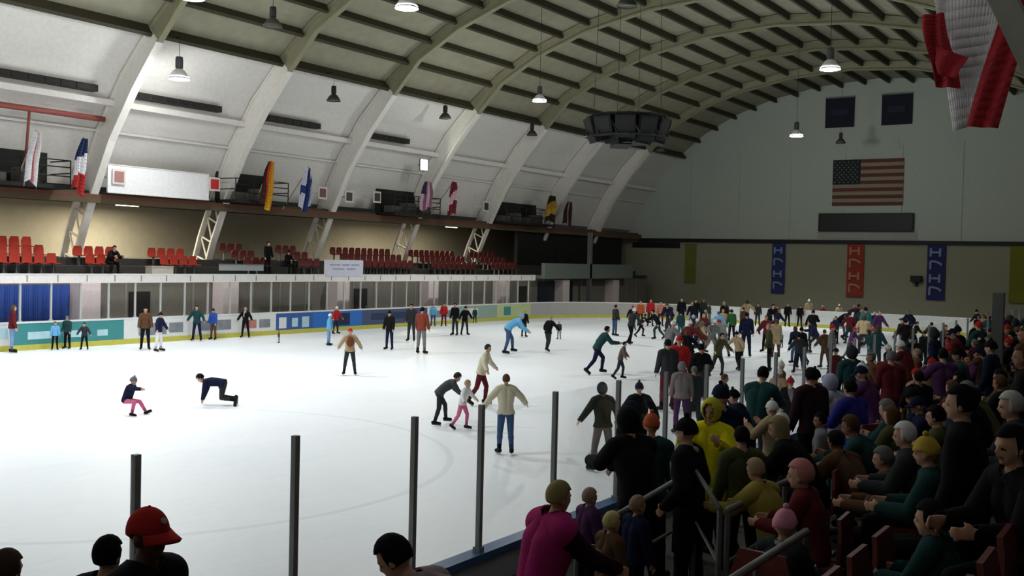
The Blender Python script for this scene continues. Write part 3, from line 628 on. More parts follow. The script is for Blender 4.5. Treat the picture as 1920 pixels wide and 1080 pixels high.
rail('railing', [(-3.25, 8.3, 1.94), (-3.25, 15.5, 1.94)], 'grey handrail along the front of the near stand')
rail('railing', [(-3.25, 16.6, 1.94), (-3.25, 45, 1.94)], 'grey handrail at the far part of the near stand, lost among the crowd', 1.8)
rail('railing', [(-3.3, 8.25, 1.94), (-3.75, 8.75, 2.15), (-4.7, 8.3, 1.45)], 'short bent handrail below the yellow coat', .8, WALK)
rail('railing', [(-2.3, 5.4, 2.1), (-2.3, 7.4, 2.1)], 'low dim handrail beside the child in the pink hat', 1.0, 1.1)
rail('railing', [(-.95, 18, 3.2), (-.95, 34, 3.2)], 'thin dim handrail high in the near stand at the right', 1.6, TR[2][1])
o = MB().box((-.11, -.11, 0), (.11, .11, 2.75), mat('dim_column_grey', (96, 98, 96), .7)).box((-.24, -.24, 0), (.24, .24, .3), M_dark).build('stand_column', None, (-3.6, 24.5, WALK)); tag(o, 'slim dim grey column among the spectators at the right', 'column')
PEOPLE = [
 (-37.85, 22.63, 0, 1.777, 'stand', -0.463, (96, 34, 40), (120, 150, 190), 'long', (92, 66, 48), 'person in a dark jacket and light blue jeans at the left edge of the ice', {'skate': True}),
 (-37.85, 24.43, 0, 1.103, 'stand', -2.034, (104, 172, 216), (22, 22, 25), 'hair', (92, 66, 48), 'child in a cyan jacket before the teal board', {'child': True, 'skate': True}),
 (-37.98, 25.06, 0, 1.286, 'stand', 3.551, (34, 66, 68), (22, 22, 25), 'knit', (112, 114, 114), 'slim dark dressed skater with a pale hat before the teal board', {'skate': True}),
 (-37.19, 25.29, 0, 1.069, 'wide', -2.383, (50, 52, 56), (22, 22, 25), 'hair', (22, 22, 25), 'short grey dressed skater at the right end of the teal board', {'child': True, 'skate': True}),
 (-35.68, 27.03, 0, 1.692, 'stand', -2.209, (92, 66, 48), (22, 22, 25), 'hair', (22, 22, 25), 'person in an orange brown jacket and black trousers by the white board', {'skate': True}),
 (-34.77, 26.98, 0, 1.521, 'wide', -1.161, (26, 32, 58), (222, 222, 222), 'knit', (22, 22, 25), 'person in a navy top and white trousers beside the one in orange brown', {'skate': True}),
 (-37.85, 31.44, 0, 1.573, 'wide', 3.726, (34, 66, 68), (26, 32, 58), 'hair', (22, 22, 25), 'dark dressed skater with elbows out before the white board', {'skate': True}),
 (-37.85, 32.39, 0, 1.402, 'stand', 3.377, (46, 82, 160), (92, 66, 48), 'knit', (26, 32, 58), 'person in a blue jacket just right of the dark skater with elbows out', {'skate': True}),
 (-37.85, 34.32, 0, 1.424, 'wide', 3.726, (22, 22, 25), (22, 22, 25), 'hair', (168, 146, 116), 'black jacketed person with a pale collar before the blue board', {'extra': [['scarf', (190, 186, 170)]], 'skate': True}),
 (-34.73, 33.49, 0, 0.532, 'stand', 2.678, (92, 66, 48), (112, 114, 114), 'hair', (92, 66, 48), 'tiny toddler alone on the ice near the blue boards', {'child': True, 'skate': True}),
 (-32.31, 34.16, 0, 1.38, 'stand', -0.987, (104, 172, 216), (120, 150, 190), 'knit', (222, 222, 222), 'person all in pale blue beside the one in the red jacket', {'skate': True}),
 (-36.97, 39.58, 0, 1.372, 'wide', -1.51, (176, 44, 42), (50, 52, 56), 'helmet', (222, 222, 222), 'person in a red jacket and white helmet near the blue boards', {'skate': True}),
 (-23.72, 26.11, 0, 1.542, 'wide', 0.759, (168, 146, 116), (50, 52, 56), 'cap', (176, 44, 42), 'skater in a beige jacket with a brown backpack', {'extra': [['pack', (110, 66, 44)]], 'skate': True}),
 (-29.13, 34.57, 0, 1.638, 'stand', 3.377, (22, 22, 25), (26, 32, 58), 'knit', (22, 22, 25), 'person in black and navy standing alone before the slate board', {'skate': True}),
 (-26.96, 34.03, 0, 1.912, 'stand', 0.235, (122, 58, 46), (112, 114, 114), 'hair', (22, 22, 25), 'person in a rust brown jacket and grey trousers', {'skate': True}),
 (-31.43, 38.9, 0, 1.739, 'stand', 3.551, (50, 52, 56), (50, 52, 56), 'hair', (22, 22, 25), 'dark figure half hidden behind the rust brown jacket', {'skate': True}),
 (-37.53, 48.46, 0, 1.287, 'stand', 3.726, (104, 172, 216), (66, 88, 124), 'hair', (92, 66, 48), 'small pale blue figure by the far boards, left of the red one', {'skate': True}),
 (-37.15, 49.0, 0, 1.355, 'stand', 3.726, (176, 44, 42), (96, 34, 40), 'hair', (22, 22, 25), 'red dressed figure by the far boards', {'skate': True}),
 (-32.37, 43.68, 0, 1.645, 'stand', 3.202, (22, 22, 25), (50, 52, 56), 'hair', (22, 22, 25), 'black dressed skater, left one of a pair before the white board', {'skate': True}),
 (-32.19, 44.28, 0, 1.482, 'wide', -2.034, (22, 22, 25), (50, 52, 56), 'knit', (22, 22, 25), 'black dressed skater, right one of a pair before the white board', {'skate': True}),
 (-37.83, 53.1, 0, 0.937, 'stand', 3.726, (34, 66, 68), (22, 22, 25), 'hair', (22, 22, 25), 'small dark green figure right of the black dressed pair', {'skate': True}),
 (-24.63, 37.02, 0, 1.668, 'bent', -0.638, (104, 172, 216), (66, 88, 124), 'hair', (104, 172, 216), 'skater in a bright sky blue jacket bending forward', {'skate': True}),
 (-29.39, 45.7, 0, 1.367, 'stand', 0.06, (22, 22, 25), (50, 52, 56), 'cap', (168, 146, 116), 'skater in black with a pale cap, just right of the sky blue jacket', {'skate': True}),
 (-23.98, 39.28, 0, 1.536, 'glide', -0.114, (22, 22, 25), (50, 52, 56), 'knit', (168, 146, 116), 'dark skater with arms out in mid stride, middle of the ice', {'skate': True}),
 (-27.39, 45.94, 0, 0.878, 'stand', 0.933, (50, 52, 56), (112, 114, 114), 'hair', (168, 146, 116), 'small grey skater just behind the one with arms out', {'skate': True}),
 (-17.85, 32.6, 0, 1.676, 'stride', -0.725, (34, 66, 68), (26, 32, 58), 'hair', (22, 22, 25), 'tall dark green and navy skater leaning forward to the right', {'skate': True}),
 (-16.52, 31.86, 0, 1.266, 'glide', -1.161, (92, 80, 74), (50, 52, 56), 'hair', (22, 22, 25), 'skater in a grey brown jacket holding an arm out', {'child': False, 'skate': True}),
 (-16.35, 23.3, 0, 1.64, 'glide', -1.161, (206, 198, 174), (96, 34, 40), 'hair', (50, 52, 56), 'skater in a cream top and dark red trousers', {'skate': True}),
 (-15.18, 19.9, 0, 1.209, 'bent', -0.638, (72, 74, 78), (50, 52, 56), 'hair', (50, 52, 56), 'grey dressed child bending forward on skates', {'child': True, 'skate': True}),
 (-14.3, 19.65, 0, 1.15, 'glide', -1.336, (222, 222, 222), (214, 112, 150), 'hair', (168, 146, 116), 'little child in a white jacket and pink trousers', {'child': True, 'skate': True}),
 (-11.78, 17.71, 0, 1.611, 'arms_out', 0.759, (206, 198, 174), (66, 88, 124), 'hair', (92, 66, 48), 'skater in a cream jacket and blue jeans with both arms out', {'skate': True}),
 (-21.82, 16.0, 0, 0.928, 'fallen', -1.161, (26, 32, 58), (214, 112, 150), 'knit', (112, 114, 114), 'child in pink trousers and dark top sitting fallen on the ice', {'child': True, 'skate': True}),
 (-21.33, 18.61, 0, 0.815, 'kneel', 2.155, (26, 32, 58), (50, 52, 56), 'hair', (22, 22, 25), 'dark dressed child on hands and knees on the ice', {'child': True, 'skate': True}),
 (-26.56, 50.45, 0, 1.661, 'stand', -0.463, (50, 52, 56), (66, 88, 124), 'hair', (22, 22, 25), 'grey blue dressed skater far behind the leaning green one', {'skate': True}),
 (-23.23, 45.83, 0, 1.731, 'glide', -0.463, (50, 52, 56), (22, 22, 25), 'knit', (222, 222, 222), 'tall dark skater with a white hat, left edge of the far crowd', {'skate': True}),
 (-25.24, 50.91, 0, 1.216, 'stride', -0.812, (22, 22, 25), (22, 22, 25), 'hair', (22, 22, 25), 'black dressed skater leaning to the right beside the white hat', {'skate': True}),
 (-23.7, 49.94, 0, 1.518, 'stride', 2.329, (22, 22, 25), (34, 66, 68), 'hair', (22, 22, 25), 'black and dark green skater leaning, below the orange jackets', {'skate': True}),
 (-26.12, 56.33, 0, 1.324, 'glide', 1.631, (92, 66, 48), (50, 52, 56), 'hair', (92, 66, 48), 'brown jacketed skater right of the orange group', {'skate': True}),
 (-22.4, 49.89, 0, 1.525, 'stand', 0.933, (34, 66, 68), (44, 108, 112), 'hair', (22, 22, 25), 'slim teal dressed skater above the red hat', {'skate': True}),
 (-21.63, 49.77, 0, 1.373, 'stand', 2.678, (26, 32, 58), (26, 32, 58), 'knit', (176, 176, 206), 'skater in navy with a lilac hat', {'skate': True}),
 (-21.56, 50.92, 0, 1.396, 'wide', 3.551, (96, 34, 40), (84, 50, 92), 'hair', (168, 146, 116), 'skater in a maroon and purple outfit', {'skate': True}),
 (-21.02, 51.56, 0, 1.515, 'wide', 0.409, (104, 172, 216), (176, 176, 206), 'helmet', (46, 82, 160), 'skater in pale blue with a blue helmet', {'skate': True}),
 (-20.52, 52.17, 0, 1.634, 'stand', 0.759, (44, 88, 52), (22, 22, 25), 'hair', (22, 22, 25), 'dark green skater right of the pale blue one', {'skate': True}),
 (-16.46, 43.58, 0, 1.914, 'stand', 0.409, (26, 32, 58), (26, 32, 58), 'hair', (22, 22, 25), 'navy dressed skater standing over an empty patch of ice', {'skate': True}),
 (-14.28, 35.06, 0, 1.546, 'glide', -1.859, (76, 78, 50), (50, 52, 56), 'hair', (22, 22, 25), 'olive jacketed skater with legs apart on the open ice', {'skate': True}),
 (-24.41, 66.62, 0, 1.489, 'stand', 3.726, (50, 52, 56), (50, 52, 56), 'hair', (22, 22, 25), 'dark grey figure at the far boards left of the blue banner', {'skate': True}),
 (-17.13, 50.19, 0, 0.738, 'stand', 1.108, (44, 108, 112), (22, 22, 25), 'hair', (22, 22, 25), 'small teal child on the open ice', {'child': True, 'skate': True}),
 (-12.5, 38.63, 0, 1.448, 'wide', 0.584, (50, 52, 56), (26, 32, 58), 'hair', (22, 22, 25), 'dark grey skater with navy trousers, centre right', {'skate': True}),
 (-14.68, 47.84, 0, 1.529, 'stride', 1.631, (26, 32, 58), (50, 52, 56), 'hair', (22, 22, 25), 'dark navy skater leaning to the left, centre right', {'skate': True}),
 (-12.38, 41.5, 0, 1.491, 'wide', 0.933, (92, 66, 48), (92, 66, 48), 'hair', (92, 66, 48), 'brown dressed skater just right of the leaning navy one', {'skate': True}),
 (-16.33, 56.16, 0, 1.262, 'stand', 3.726, (96, 34, 40), (26, 32, 58), 'hair', (92, 66, 48), 'maroon jacketed skater below the red banner', {'skate': True}),
 (-15.36, 55.72, 0, 1.609, 'wide', 0.584, (96, 34, 40), (34, 66, 68), 'hair', (22, 22, 25), 'broad maroon and dark green skater below the red banner', {'skate': True}),
 (-14.03, 53.81, 0, 2.0, 'stand', 0.759, (44, 108, 112), (112, 114, 114), 'hair', (22, 22, 25), 'teal jacketed skater right of the red banner', {'skate': True}),
 (-13.75, 55.1, 0, 1.815, 'wide', 4.075, (84, 50, 92), (44, 108, 112), 'hair', (112, 114, 114), 'skater in a greyish purple jacket beside the teal one', {'skate': True}),
 (-10.34, 46.13, 0, 1.862, 'wide', 0.759, (22, 22, 25), (26, 32, 58), 'hair', (22, 22, 25), 'large dark skater before the right white end board', {'skate': True}),
 (-10.33, 51.13, 0, 1.54, 'wide', 0.235, (50, 52, 56), (50, 52, 56), 'hair', (22, 22, 25), 'dark grey skater below the right blue banner', {'skate': True}),
 (-29.53, 59.53, 0, 1.558, 'stand', 3.726, (186, 88, 50), (50, 52, 56), 'hair', (168, 146, 116), 'person in orange by the far boards, left of the three warm coloured jackets', {'skate': True}),
 (-29.11, 60.12, 0, 1.7, 'stand', 3.726, (176, 44, 42), (50, 52, 56), 'hair', (92, 66, 48), 'person in red by the far boards, middle of the three warm coloured jackets', {'skate': True}),
 (-28.68, 60.71, 0, 1.57, 'stand', 3.726, (200, 130, 100), (50, 52, 56), 'hair', (22, 22, 25), 'person in salmon by the far boards, right of the three warm coloured jackets', {'skate': True}),
 (-23.32, 67.24, 0, 1.381, 'stand', 3.726, (22, 22, 25), (22, 22, 25), 'hair', (22, 22, 25), 'black dressed figure at the far boards right under the blue banner', {'skate': True}),
 (-22.83, 67.92, 0, 1.529, 'stand', 3.726, (22, 22, 25), (22, 22, 25), 'hair', (92, 66, 48), 'black dressed figure at the far boards, second right of the blue banner', {'skate': True}),
 (-22.25, 68.71, 0, 1.429, 'stand', 3.726, (22, 22, 25), (22, 22, 25), 'hair', (22, 22, 25), 'black dressed figure at the far boards, third right of the blue banner', {'skate': True}),
 (-27.56, 61.41, 0, 1.808, 'stand', 3.726, (22, 22, 25), (22, 22, 25), 'hair', (22, 22, 25), 'black dressed figure at the far boards under the olive banner', {'skate': True}),
 (-26.96, 62.23, 0, 1.749, 'stand', 3.726, (22, 22, 25), (22, 22, 25), 'hair', (22, 22, 25), 'black dressed figure at the far boards just right of the olive banner', {'skate': True}),
 (-21.85, 69.26, 0, 1.793, 'stand', 3.726, (168, 146, 116), (50, 52, 56), 'knit', (222, 222, 222), 'tan jacketed figure with a white hat at the far boards', {'skate': True}),
 (-21.19, 70.17, 0, 1.406, 'stand', 3.726, (176, 44, 42), (50, 52, 56), 'knit', (168, 146, 116), 'red jacketed figure with a tan hat at the far boards', {'skate': True}),
 (-20.4, 71.26, 0, 1.488, 'stand', 3.726, (220, 190, 160), (50, 52, 56), 'knit', (222, 222, 222), 'cream jacketed figure with a white hat at the far boards below the red banner', {'skate': True}),
 (-19.67, 72.26, 0, 1.424, 'stand', 3.726, (96, 34, 40), (50, 52, 56), 'knit', (168, 146, 116), 'maroon jacketed figure with a tan hat at the far boards', {'skate': True}),
 (-11.92, 25.78, 0, 1.907, 'stand', 0.759, (50, 52, 56), (96, 34, 40), 'hair', (22, 22, 25), 'dark grey person at the left of the group with the red hat', {'skate': True}),
 (-11.9, 26.44, 0, 1.968, 'stand', 0.409, (176, 44, 42), (168, 146, 116), 'cap', (176, 44, 42), 'person in a bright red jacket and red hat in the group by the glass', {'skate': True}),
 (-11.11, 26.13, 0, 1.825, 'pockets', 0.759, (22, 22, 25), (50, 52, 56), 'hair', (22, 22, 25), 'black jacketed person at the right of the group with the red hat', {'skate': True}),
 (-10.05, 22.54, 0, 1.642, 'stand', 0.584, (128, 120, 118), (84, 50, 92), 'hood', (112, 114, 114), 'person in a pale grey hood and purple trousers behind the glass', {'jl': 'short', 'skate': True}),
 (-10.04, 23.25, 0, 1.515, 'stand', 0.759, (50, 52, 56), (50, 52, 56), 'hair', (112, 114, 114), 'grey dressed person right of the one in purple trousers', {'skin': 0, 'skate': True}),
 (-9.42, 17.52, 0, 1.634, 'wide', 0.933, (46, 48, 40), (110, 100, 98), 'hood', (50, 52, 56), 'skater in a dark hooded jacket and grey trousers, left of the two with spread elbows', {'skate': True}),
 (-8.97, 18.17, 0, 1.637, 'wide', 0.759, (22, 22, 25), (22, 22, 25), 'knit', (26, 32, 58), 'skater in black with a navy hat, right of the two with spread elbows', {'skate': True}),
 (-4.35, 3.34, 0.8, 1.9, 'pockets', -1.371, (22, 22, 25), (22, 22, 25), 'cap', (176, 44, 42), 'man in a bright red baseball cap at the bottom left', {'skin': 2, 'extra': [['under', (20, 16, 14), 'bald'], ['emblem', (170, 150, 150)]], 'headat': True}),
 (-5.04, 3.6, 0.8, 1.6, 'stand', 0.235, (22, 22, 25), (22, 22, 25), 'hair', (22, 22, 25), 'dark haired person beside the red capped man', {'headat': True}),
 (-5.02, 2.99, 0.8, 1.66, 'stand', 0.235, (50, 52, 56), (50, 52, 56), 'hair', (70, 56, 48), 'person whose dark hair just shows at the bottom left corner', {'headat': True}),
 (-3.76, 4.53, 0.8, 1.62, 'bent', 1.893, (150, 132, 140), (50, 52, 56), 'hair', (22, 22, 25), 'person with dark curly hair and a fluffy grey collar at the bottom middle', {'extra': [['scarf', (168, 150, 160)]], 'headat': True}),
 (-3.68, 6.24, 0.8, 1.66, 'reach', -0.498, (44, 20, 34), (22, 22, 25), 'hair', (150, 136, 92), 'woman in a magenta pink vest with fair hair leaning on the board', {'extra': [['vest', (172, 42, 112)], ['scarf', (120, 34, 66)]], 'headat': True}),
 (-4.56, 8.99, 0.8, 1.78, 'rail', 0.933, (22, 22, 25), (22, 22, 25), 'hood', (22, 22, 25), 'person in a black hooded coat at the boards left of the orange hat', {'headat': True}),
 (-4.61, 9.62, 0.8, 1.66, 'stand', 0.235, (34, 66, 68), (22, 22, 25), 'knit', (196, 96, 66), 'person with an orange hat beside the black hooded coat', {'headat': True}),
 (-3.89, 8.83, 0.8, 1.78, 'pockets', 1.631, (22, 22, 25), (22, 22, 25), 'knit', (22, 22, 25), 'big dark figure with a pale scarf in front of the handrail', {'extra': [['scarf', (170, 160, 158)]], 'jl': 'long', 'headat': True}),
 (-4.3, 10.42, 0.8, 1.75, 'photo', 3.202, (222, 212, 30), (22, 22, 25), 'hood', (196, 188, 60), 'person in a bright yellow coat raising both hands', {'jl': 'long', 'headat': True}),
 (-4.44, 11.0, 0.8, 1.85, 'stand', 0.933, (26, 32, 58), (22, 22, 25), 'knit', (26, 32, 58), 'person in a navy cap right behind the yellow coat', {'headat': True}),
 (-3.75, 9.88, 0.8, 1.6, 'stand', 0.759, (76, 78, 50), (22, 22, 25), 'hair', (22, 22, 25), 'dark olive coat right of the yellow coat', {'headat': True}),
 (-3.59, 10.47, 1.1, 1.35, 'sitfwd', 1.631, (22, 22, 25), (22, 22, 25), 'long', (150, 132, 98), 'fair haired spectator bending forward behind the handrail', {'headat': True}),
 (-3.22, 8.83, 0.8, 1.5, 'rail', 1.282, (160, 144, 70), (22, 22, 25), 'hair', (168, 146, 116), 'small person in a mustard jacket at the handrail', {'headat': True}),
 (-5.31, 14.8, 0.8, 1.72, 'rail', 0.06, (34, 66, 68), (50, 52, 56), 'hair', (22, 22, 25), 'person in a dark teal jacket leaning toward the glass', {'headat': True}),
 (-4.48, 14.37, 0.8, 1.8, 'stand', 0.933, (48, 28, 34), (22, 22, 25), 'hair', (22, 22, 25), 'tall spectator in a dark wine jacket', {'headat': True}),
 (-4.39, 14.99, 1.1, 1.35, 'sit', 1.282, (176, 176, 206), (22, 22, 25), 'hood', (176, 176, 206), 'spectator in a pale lilac hood beside the royal blue jacket', {'headat': True}),
 (-3.84, 14.0, 1.1, 1.42, 'sit', 1.108, (44, 44, 132), (22, 22, 25), 'hair', (22, 22, 25), 'spectator in a royal blue jacket', {'headat': True}),
 (-2.46, 7.42, 1.1, 1.12, 'sit', -0.114, (50, 52, 56), (50, 52, 56), 'knit', (220, 150, 176), 'child in a pink hat behind the low handrail', {'child': True, 'extra': [['scarf', (160, 160, 164)]], 'headat': True}),
 (-3.96, 7.58, 0.8, 1.15, 'stand', -0.463, (92, 66, 48), (22, 22, 25), 'hair', (190, 176, 120), 'fair haired child at the boards right of the magenta vest', {'child': True, 'headat': True}),
 (-4.61, 8.37, 0.8, 1.12, 'stand', -0.463, (84, 50, 92), (22, 22, 25), 'hair', (160, 136, 120), 'child squeezed between the magenta vest and the fair haired child', {'child': True, 'headat': True}),
 (-4.04, 8.21, 0.8, 1.16, 'stand', -0.463, (26, 32, 58), (22, 22, 25), 'hair', (150, 120, 104), 'child right of the fair haired child at the boards', {'child': True, 'headat': True}),
 (-2.72, 8.52, 1.1, 1.3, 'sit', 1.631, (96, 34, 40), (22, 22, 25), 'hair', (200, 130, 130), 'small spectator in maroon above the handrail bend', {'child': True, 'headat': True}),
 (-1.98, 8.87, 1.4500000000000002, 1.3, 'sit', 1.631, (50, 52, 56), (22, 22, 25), 'hair', (226, 222, 226), 'spectator with bright white hair in the second row', {'headat': True}),
 (-1.66, 8.14, 1.4500000000000002, 1.3, 'sit', 1.631, (34, 66, 68), (22, 22, 25), 'knit', (200, 170, 70), 'spectator with a mustard hat in the dark green jacket', {'headat': True}),
 (-2.33, 9.64, 1.1, 1.3, 'sit', 1.631, (92, 66, 48), (22, 22, 25), 'hair', (112, 114, 114), 'grey haired spectator in the front row', {'headat': True}),
 (-1.32, 6.66, 1.4500000000000002, 1.15, 'sit', 1.457, (34, 66, 68), (22, 22, 25), 'hair', (22, 22, 25), 'child in a dark teal jacket beside the dark red seats', {'child': True, 'headat': True}),
 (-0.84, 6.29, 1.8, 1.35, 'sit', 2.329, (22, 22, 25), (22, 22, 25), 'hair', (22, 22, 25), 'spectator at the right edge with the face turned to the ice', {'skin': 0, 'headat': True}),
 (-1.28, 7.27, 1.4500000000000002, 1.8, 'stand', 1.631, (22, 22, 25), (22, 22, 25), 'hair', (22, 22, 25), 'standing black figure on the right steps', {'headat': True}),
 (-5.34, 32.39, 0.8, 1.8, 'stand', 1.108, (22, 22, 25), (22, 22, 25), 'hair', (22, 22, 25), 'tall black coated figure left of the slim column', {'headat': True}),
 (-5.25, 29.13, 0.8, 1.75, 'stand', 1.108, (22, 22, 25), (22, 22, 25), 'knit', (22, 22, 25), 'tall black figure with a black hat left of the slim column', {'headat': True}),
 (-1.16, 8.59, 1.8, 1.3, 'sit', 1.806, (50, 52, 56), (22, 22, 25), 'hair', (200, 198, 200), 'white haired spectator high at the right edge', {'headat': True}),
 (-41.05, 29.12, 2.95, 1.28, 'sitfwd', -1.571, (22, 22, 25), (22, 22, 25), 'hair', (22, 22, 25), 'dark seated person among the red seats right of the nearest rib', {}),
 (-41.1, 38.71, 2.95, 1.72, 'stand', -1.571, (22, 22, 25), (22, 22, 25), 'hair', (22, 22, 25), 'dark person standing in the upper stand behind the pale grey panel', {}),
 (-41.05, 40.05, 2.95, 1.28, 'sit', -1.571, (22, 22, 25), (22, 22, 25), 'knit', (22, 22, 25), 'dark seated person in the upper stand just left of the pale sign', {}),
 (-12.72, 48.48, 0, 1.812, 'stride', 0.281, (168, 146, 116), (50, 52, 56), 'long', (92, 66, 48), 'long haired skater in tan, striding, under the red banner', {'skate': True, 'skin': 1, 'jl': 'short'}),
 (-11.76, 54.16, 0, 1.397, 'glide', -1.667, (22, 22, 25), (22, 22, 25), 'hair', (22, 22, 25), 'black haired skater in black, gliding, right of the red banner', {'skate': True, 'skin': 0, 'jl': 'short'}),
 (-15.84, 54.93, 0, 1.429, 'stand', 2.668, (26, 32, 58), (22, 22, 25), 'hair', (22, 22, 25), 'black haired skater in navy, upright, under the red banner', {'skate': True, 'skin': 0, 'jl': 'short'}),
 (-12.1, 53.19, 0, 1.513, 'stand', 2.736, (22, 22, 25), (112, 114, 114), 'long', (92, 66, 48), 'long haired skater in black, upright, right of the red banner', {'skate': True, 'skin': 0, 'jl': 'short'}),
 (-10.68, 65.86, 0, 1.704, 'glide', 2.205, (22, 22, 25), (22, 22, 25), 'knit', (22, 22, 25), 'black hatted skater in black, gliding, at the right edge', {'skate': True, 'skin': 0, 'jl': 'long'}),
 (-20.79, 58.52, 0, 1.773, 'stride', -2.138, (22, 22, 25), (50, 52, 56), 'hair', (22, 22, 25), 'black haired skater in black, striding, under the first blue banner', {'skate': True, 'skin': 0, 'jl': 'short'}),
 (-7.26, 49.04, 0, 1.549, 'stand', 1.0, (92, 66, 48), (26, 32, 58), 'knit', (22, 22, 25), 'black hatted skater in brown, upright, at the right edge', {'skate': True, 'skin': 0, 'jl': 'short'}),
 (-7.47, 44.64, 0, 1.729, 'stand', -1.712, (22, 22, 25), (22, 22, 25), 'hair', (92, 66, 48), 'brown haired skater in black, upright, at the right edge', {'skate': True, 'skin': 0, 'jl': 'short'}),
 (-25.91, 59.5, 0, 1.63, 'stride', 0.64, (22, 22, 25), (66, 88, 124), 'hair', (168, 146, 116), 'fair haired skater in black, striding, under the olive banner', {'skate': True, 'skin': 1, 'jl': 'short'}),
 (-14.53, 37.73, 0, 1.456, 'glide', 2.873, (168, 146, 116), (22, 22, 25), 'knit', (22, 22, 25), 'black hatted skater in tan, gliding, left of the first blue banner', {'skate': True, 'skin': 0, 'jl': 'short'}),
 (-8.89, 46.62, 0, 1.671, 'stand', -2.293, (50, 52, 56), (66, 88, 124), 'long', (92, 66, 48), 'long haired skater in dark grey, upright, under the second blue banner', {'skate': True, 'skin': 0, 'jl': 'short'}),
 (-22.43, 58.73, 0, 1.498, 'stand', -2.091, (92, 66, 48), (112, 114, 114), 'cap', (26, 32, 58), 'navy capped skater in brown, upright, left of the first blue banner', {'skate': True, 'skin': 0, 'jl': 'short'}),
 (-21.45, 53.24, 0, 1.577, 'stand', 0.482, (168, 146, 116), (92, 66, 48), 'hair', (168, 146, 116), 'fair haired skater in tan, upright, left of the first blue banner', {'skate': True, 'skin': 0, 'jl': 'short'}),
 (-22.85, 54.07, 0, 1.464, 'stand', -0.99, (92, 66, 48), (112, 114, 114), 'hair', (168, 146, 116), 'fair haired skater in brown, upright, under the olive banner', {'skate': True, 'skin': 1, 'jl': 'long'}),
 (-7.65, 40.29, 0, 1.791, 'stand', -2.064, (22, 22, 25), (22, 22, 25), 'hair', (92, 66, 48), 'brown haired skater in black, upright, under the second blue banner', {'skate': True, 'skin': 0, 'jl': 'long'}),
 (-24.52, 64.81, 0, 1.702, 'glide', 0.086, (168, 146, 116), (26, 32, 58), 'hood', (50, 52, 56), 'grey hooded skater in tan, gliding, left of the first blue banner', {'skate': True, 'skin': 1, 'jl': 'short'}),
 (-7.52, 63.74, 0, 1.413, 'stride', 0.957, (168, 146, 116), (22, 22, 25), 'cap', (26, 32, 58), 'navy capped skater in tan, striding, at the right edge', {'skate': True, 'skin': 0, 'jl': 'short'}),
 (-25.31, 63.36, 0, 1.358, 'glide', 0.027, (92, 66, 48), (22, 22, 25), 'hair', (22, 22, 25), 'black haired skater in brown, gliding, left of the first blue banner', {'skate': True, 'skin': 0, 'jl': 'short'}),
 (-12.56, 45.8, 0, 1.416, 'glide', -1.688, (84, 50, 92), (112, 114, 114), 'knit', (176, 44, 42), 'red hatted skater in purple, gliding, under the red banner', {'skate': True, 'skin': 1, 'jl': 'long'}),
 (-8.22, 50.7, 0, 1.645, 'stand', 0.426, (34, 66, 68), (22, 22, 25), 'knit', (22, 22, 25), 'black hatted skater in dark teal, upright, at the right edge', {'skate': True, 'skin': 0, 'jl': 'long'}),
 (-18.91, 54.36, 0, 1.715, 'glide', -1.699, (26, 32, 58), (66, 88, 124), 'hair', (92, 66, 48), 'brown haired skater in navy, gliding, under the first blue banner', {'skate': True, 'skin': 1, 'jl': 'short'}),
 (-9.3, 57.58, 0, 1.719, 'bent', -1.744, (34, 66, 68), (22, 22, 25), 'knit', (176, 44, 42), 'red hatted skater in dark teal, bending, at the right edge', {'skate': True, 'skin': 1, 'jl': 'short'}),
 (-9.96, 62.83, 0, 1.559, 'stand', 2.868, (168, 146, 116), (22, 22, 25), 'hair', (22, 22, 25), 'black haired skater in tan, upright, at the right edge', {'skate': True, 'skin': 1, 'jl': 'short'}),
 (-19.84, 46.13, 0, 1.386, 'stand', 1.46, (76, 78, 50), (112, 114, 114), 'knit', (222, 222, 222), 'white hatted skater in olive, upright, under the olive banner', {'skate': True, 'skin': 0, 'jl': 'short'}),
 (-14.03, 63.9, 0, 1.579, 'stride', 2.71, (26, 32, 58), (92, 66, 48), 'hair', (112, 114, 114), 'grey haired skater in navy, striding, right of the red banner', {'skate': True, 'skin': 1, 'jl': 'short'}),
 (-18.86, 43.93, 0, 1.361, 'bent', -1.848, (168, 146, 116), (26, 32, 58), 'hood', (50, 52, 56), 'grey hooded skater in tan, bending, under the olive banner', {'skate': True, 'skin': 0, 'jl': 'short'}),
 (-11.18, 43.63, 0, 1.451, 'wide', 2.178, (34, 66, 68), (66, 88, 124), 'hood', (50, 52, 56), 'grey hooded skater in dark teal, elbows out, under the red banner', {'skate': True, 'skin': 0, 'jl': 'short'}),
 (-16.74, 46.95, 0, 1.667, 'wide', 2.973, (96, 34, 40), (22, 22, 25), 'long', (92, 66, 48), 'long haired skater in maroon, elbows out, under the first blue banner', {'skate': True, 'skin': 0, 'jl': 'short'}),
 (-13.55, 38.36, 0, 1.769, 'stand', 1.911, (76, 78, 50), (22, 22, 25), 'hair', (168, 146, 116), 'fair haired skater in olive, upright, under the first blue banner', {'skate': True, 'skin': 0, 'jl': 'short'}),
 (-17.22, 42.81, 0, 1.557, 'bent', 0.709, (112, 114, 114), (112, 114, 114), 'knit', (176, 44, 42), 'red hatted skater in grey, bending, left of the first blue banner', {'skate': True, 'skin': 1, 'jl': 'short'}),
 (-9.23, 44.25, 0, 1.489, 'stand', -2.297, (22, 22, 25), (22, 22, 25), 'knit', (22, 22, 25), 'black hatted skater in black, upright, under the second blue banner', {'skate': True, 'skin': 0, 'jl': 'short'}),
 (-17.03, 54.78, 0, 1.67, 'stride', 0.3, (22, 22, 25), (50, 52, 56), 'knit', (22, 22, 25), 'black hatted skater in black, striding, left of the red banner', {'skate': True, 'skin': 0, 'jl': 'short'}),
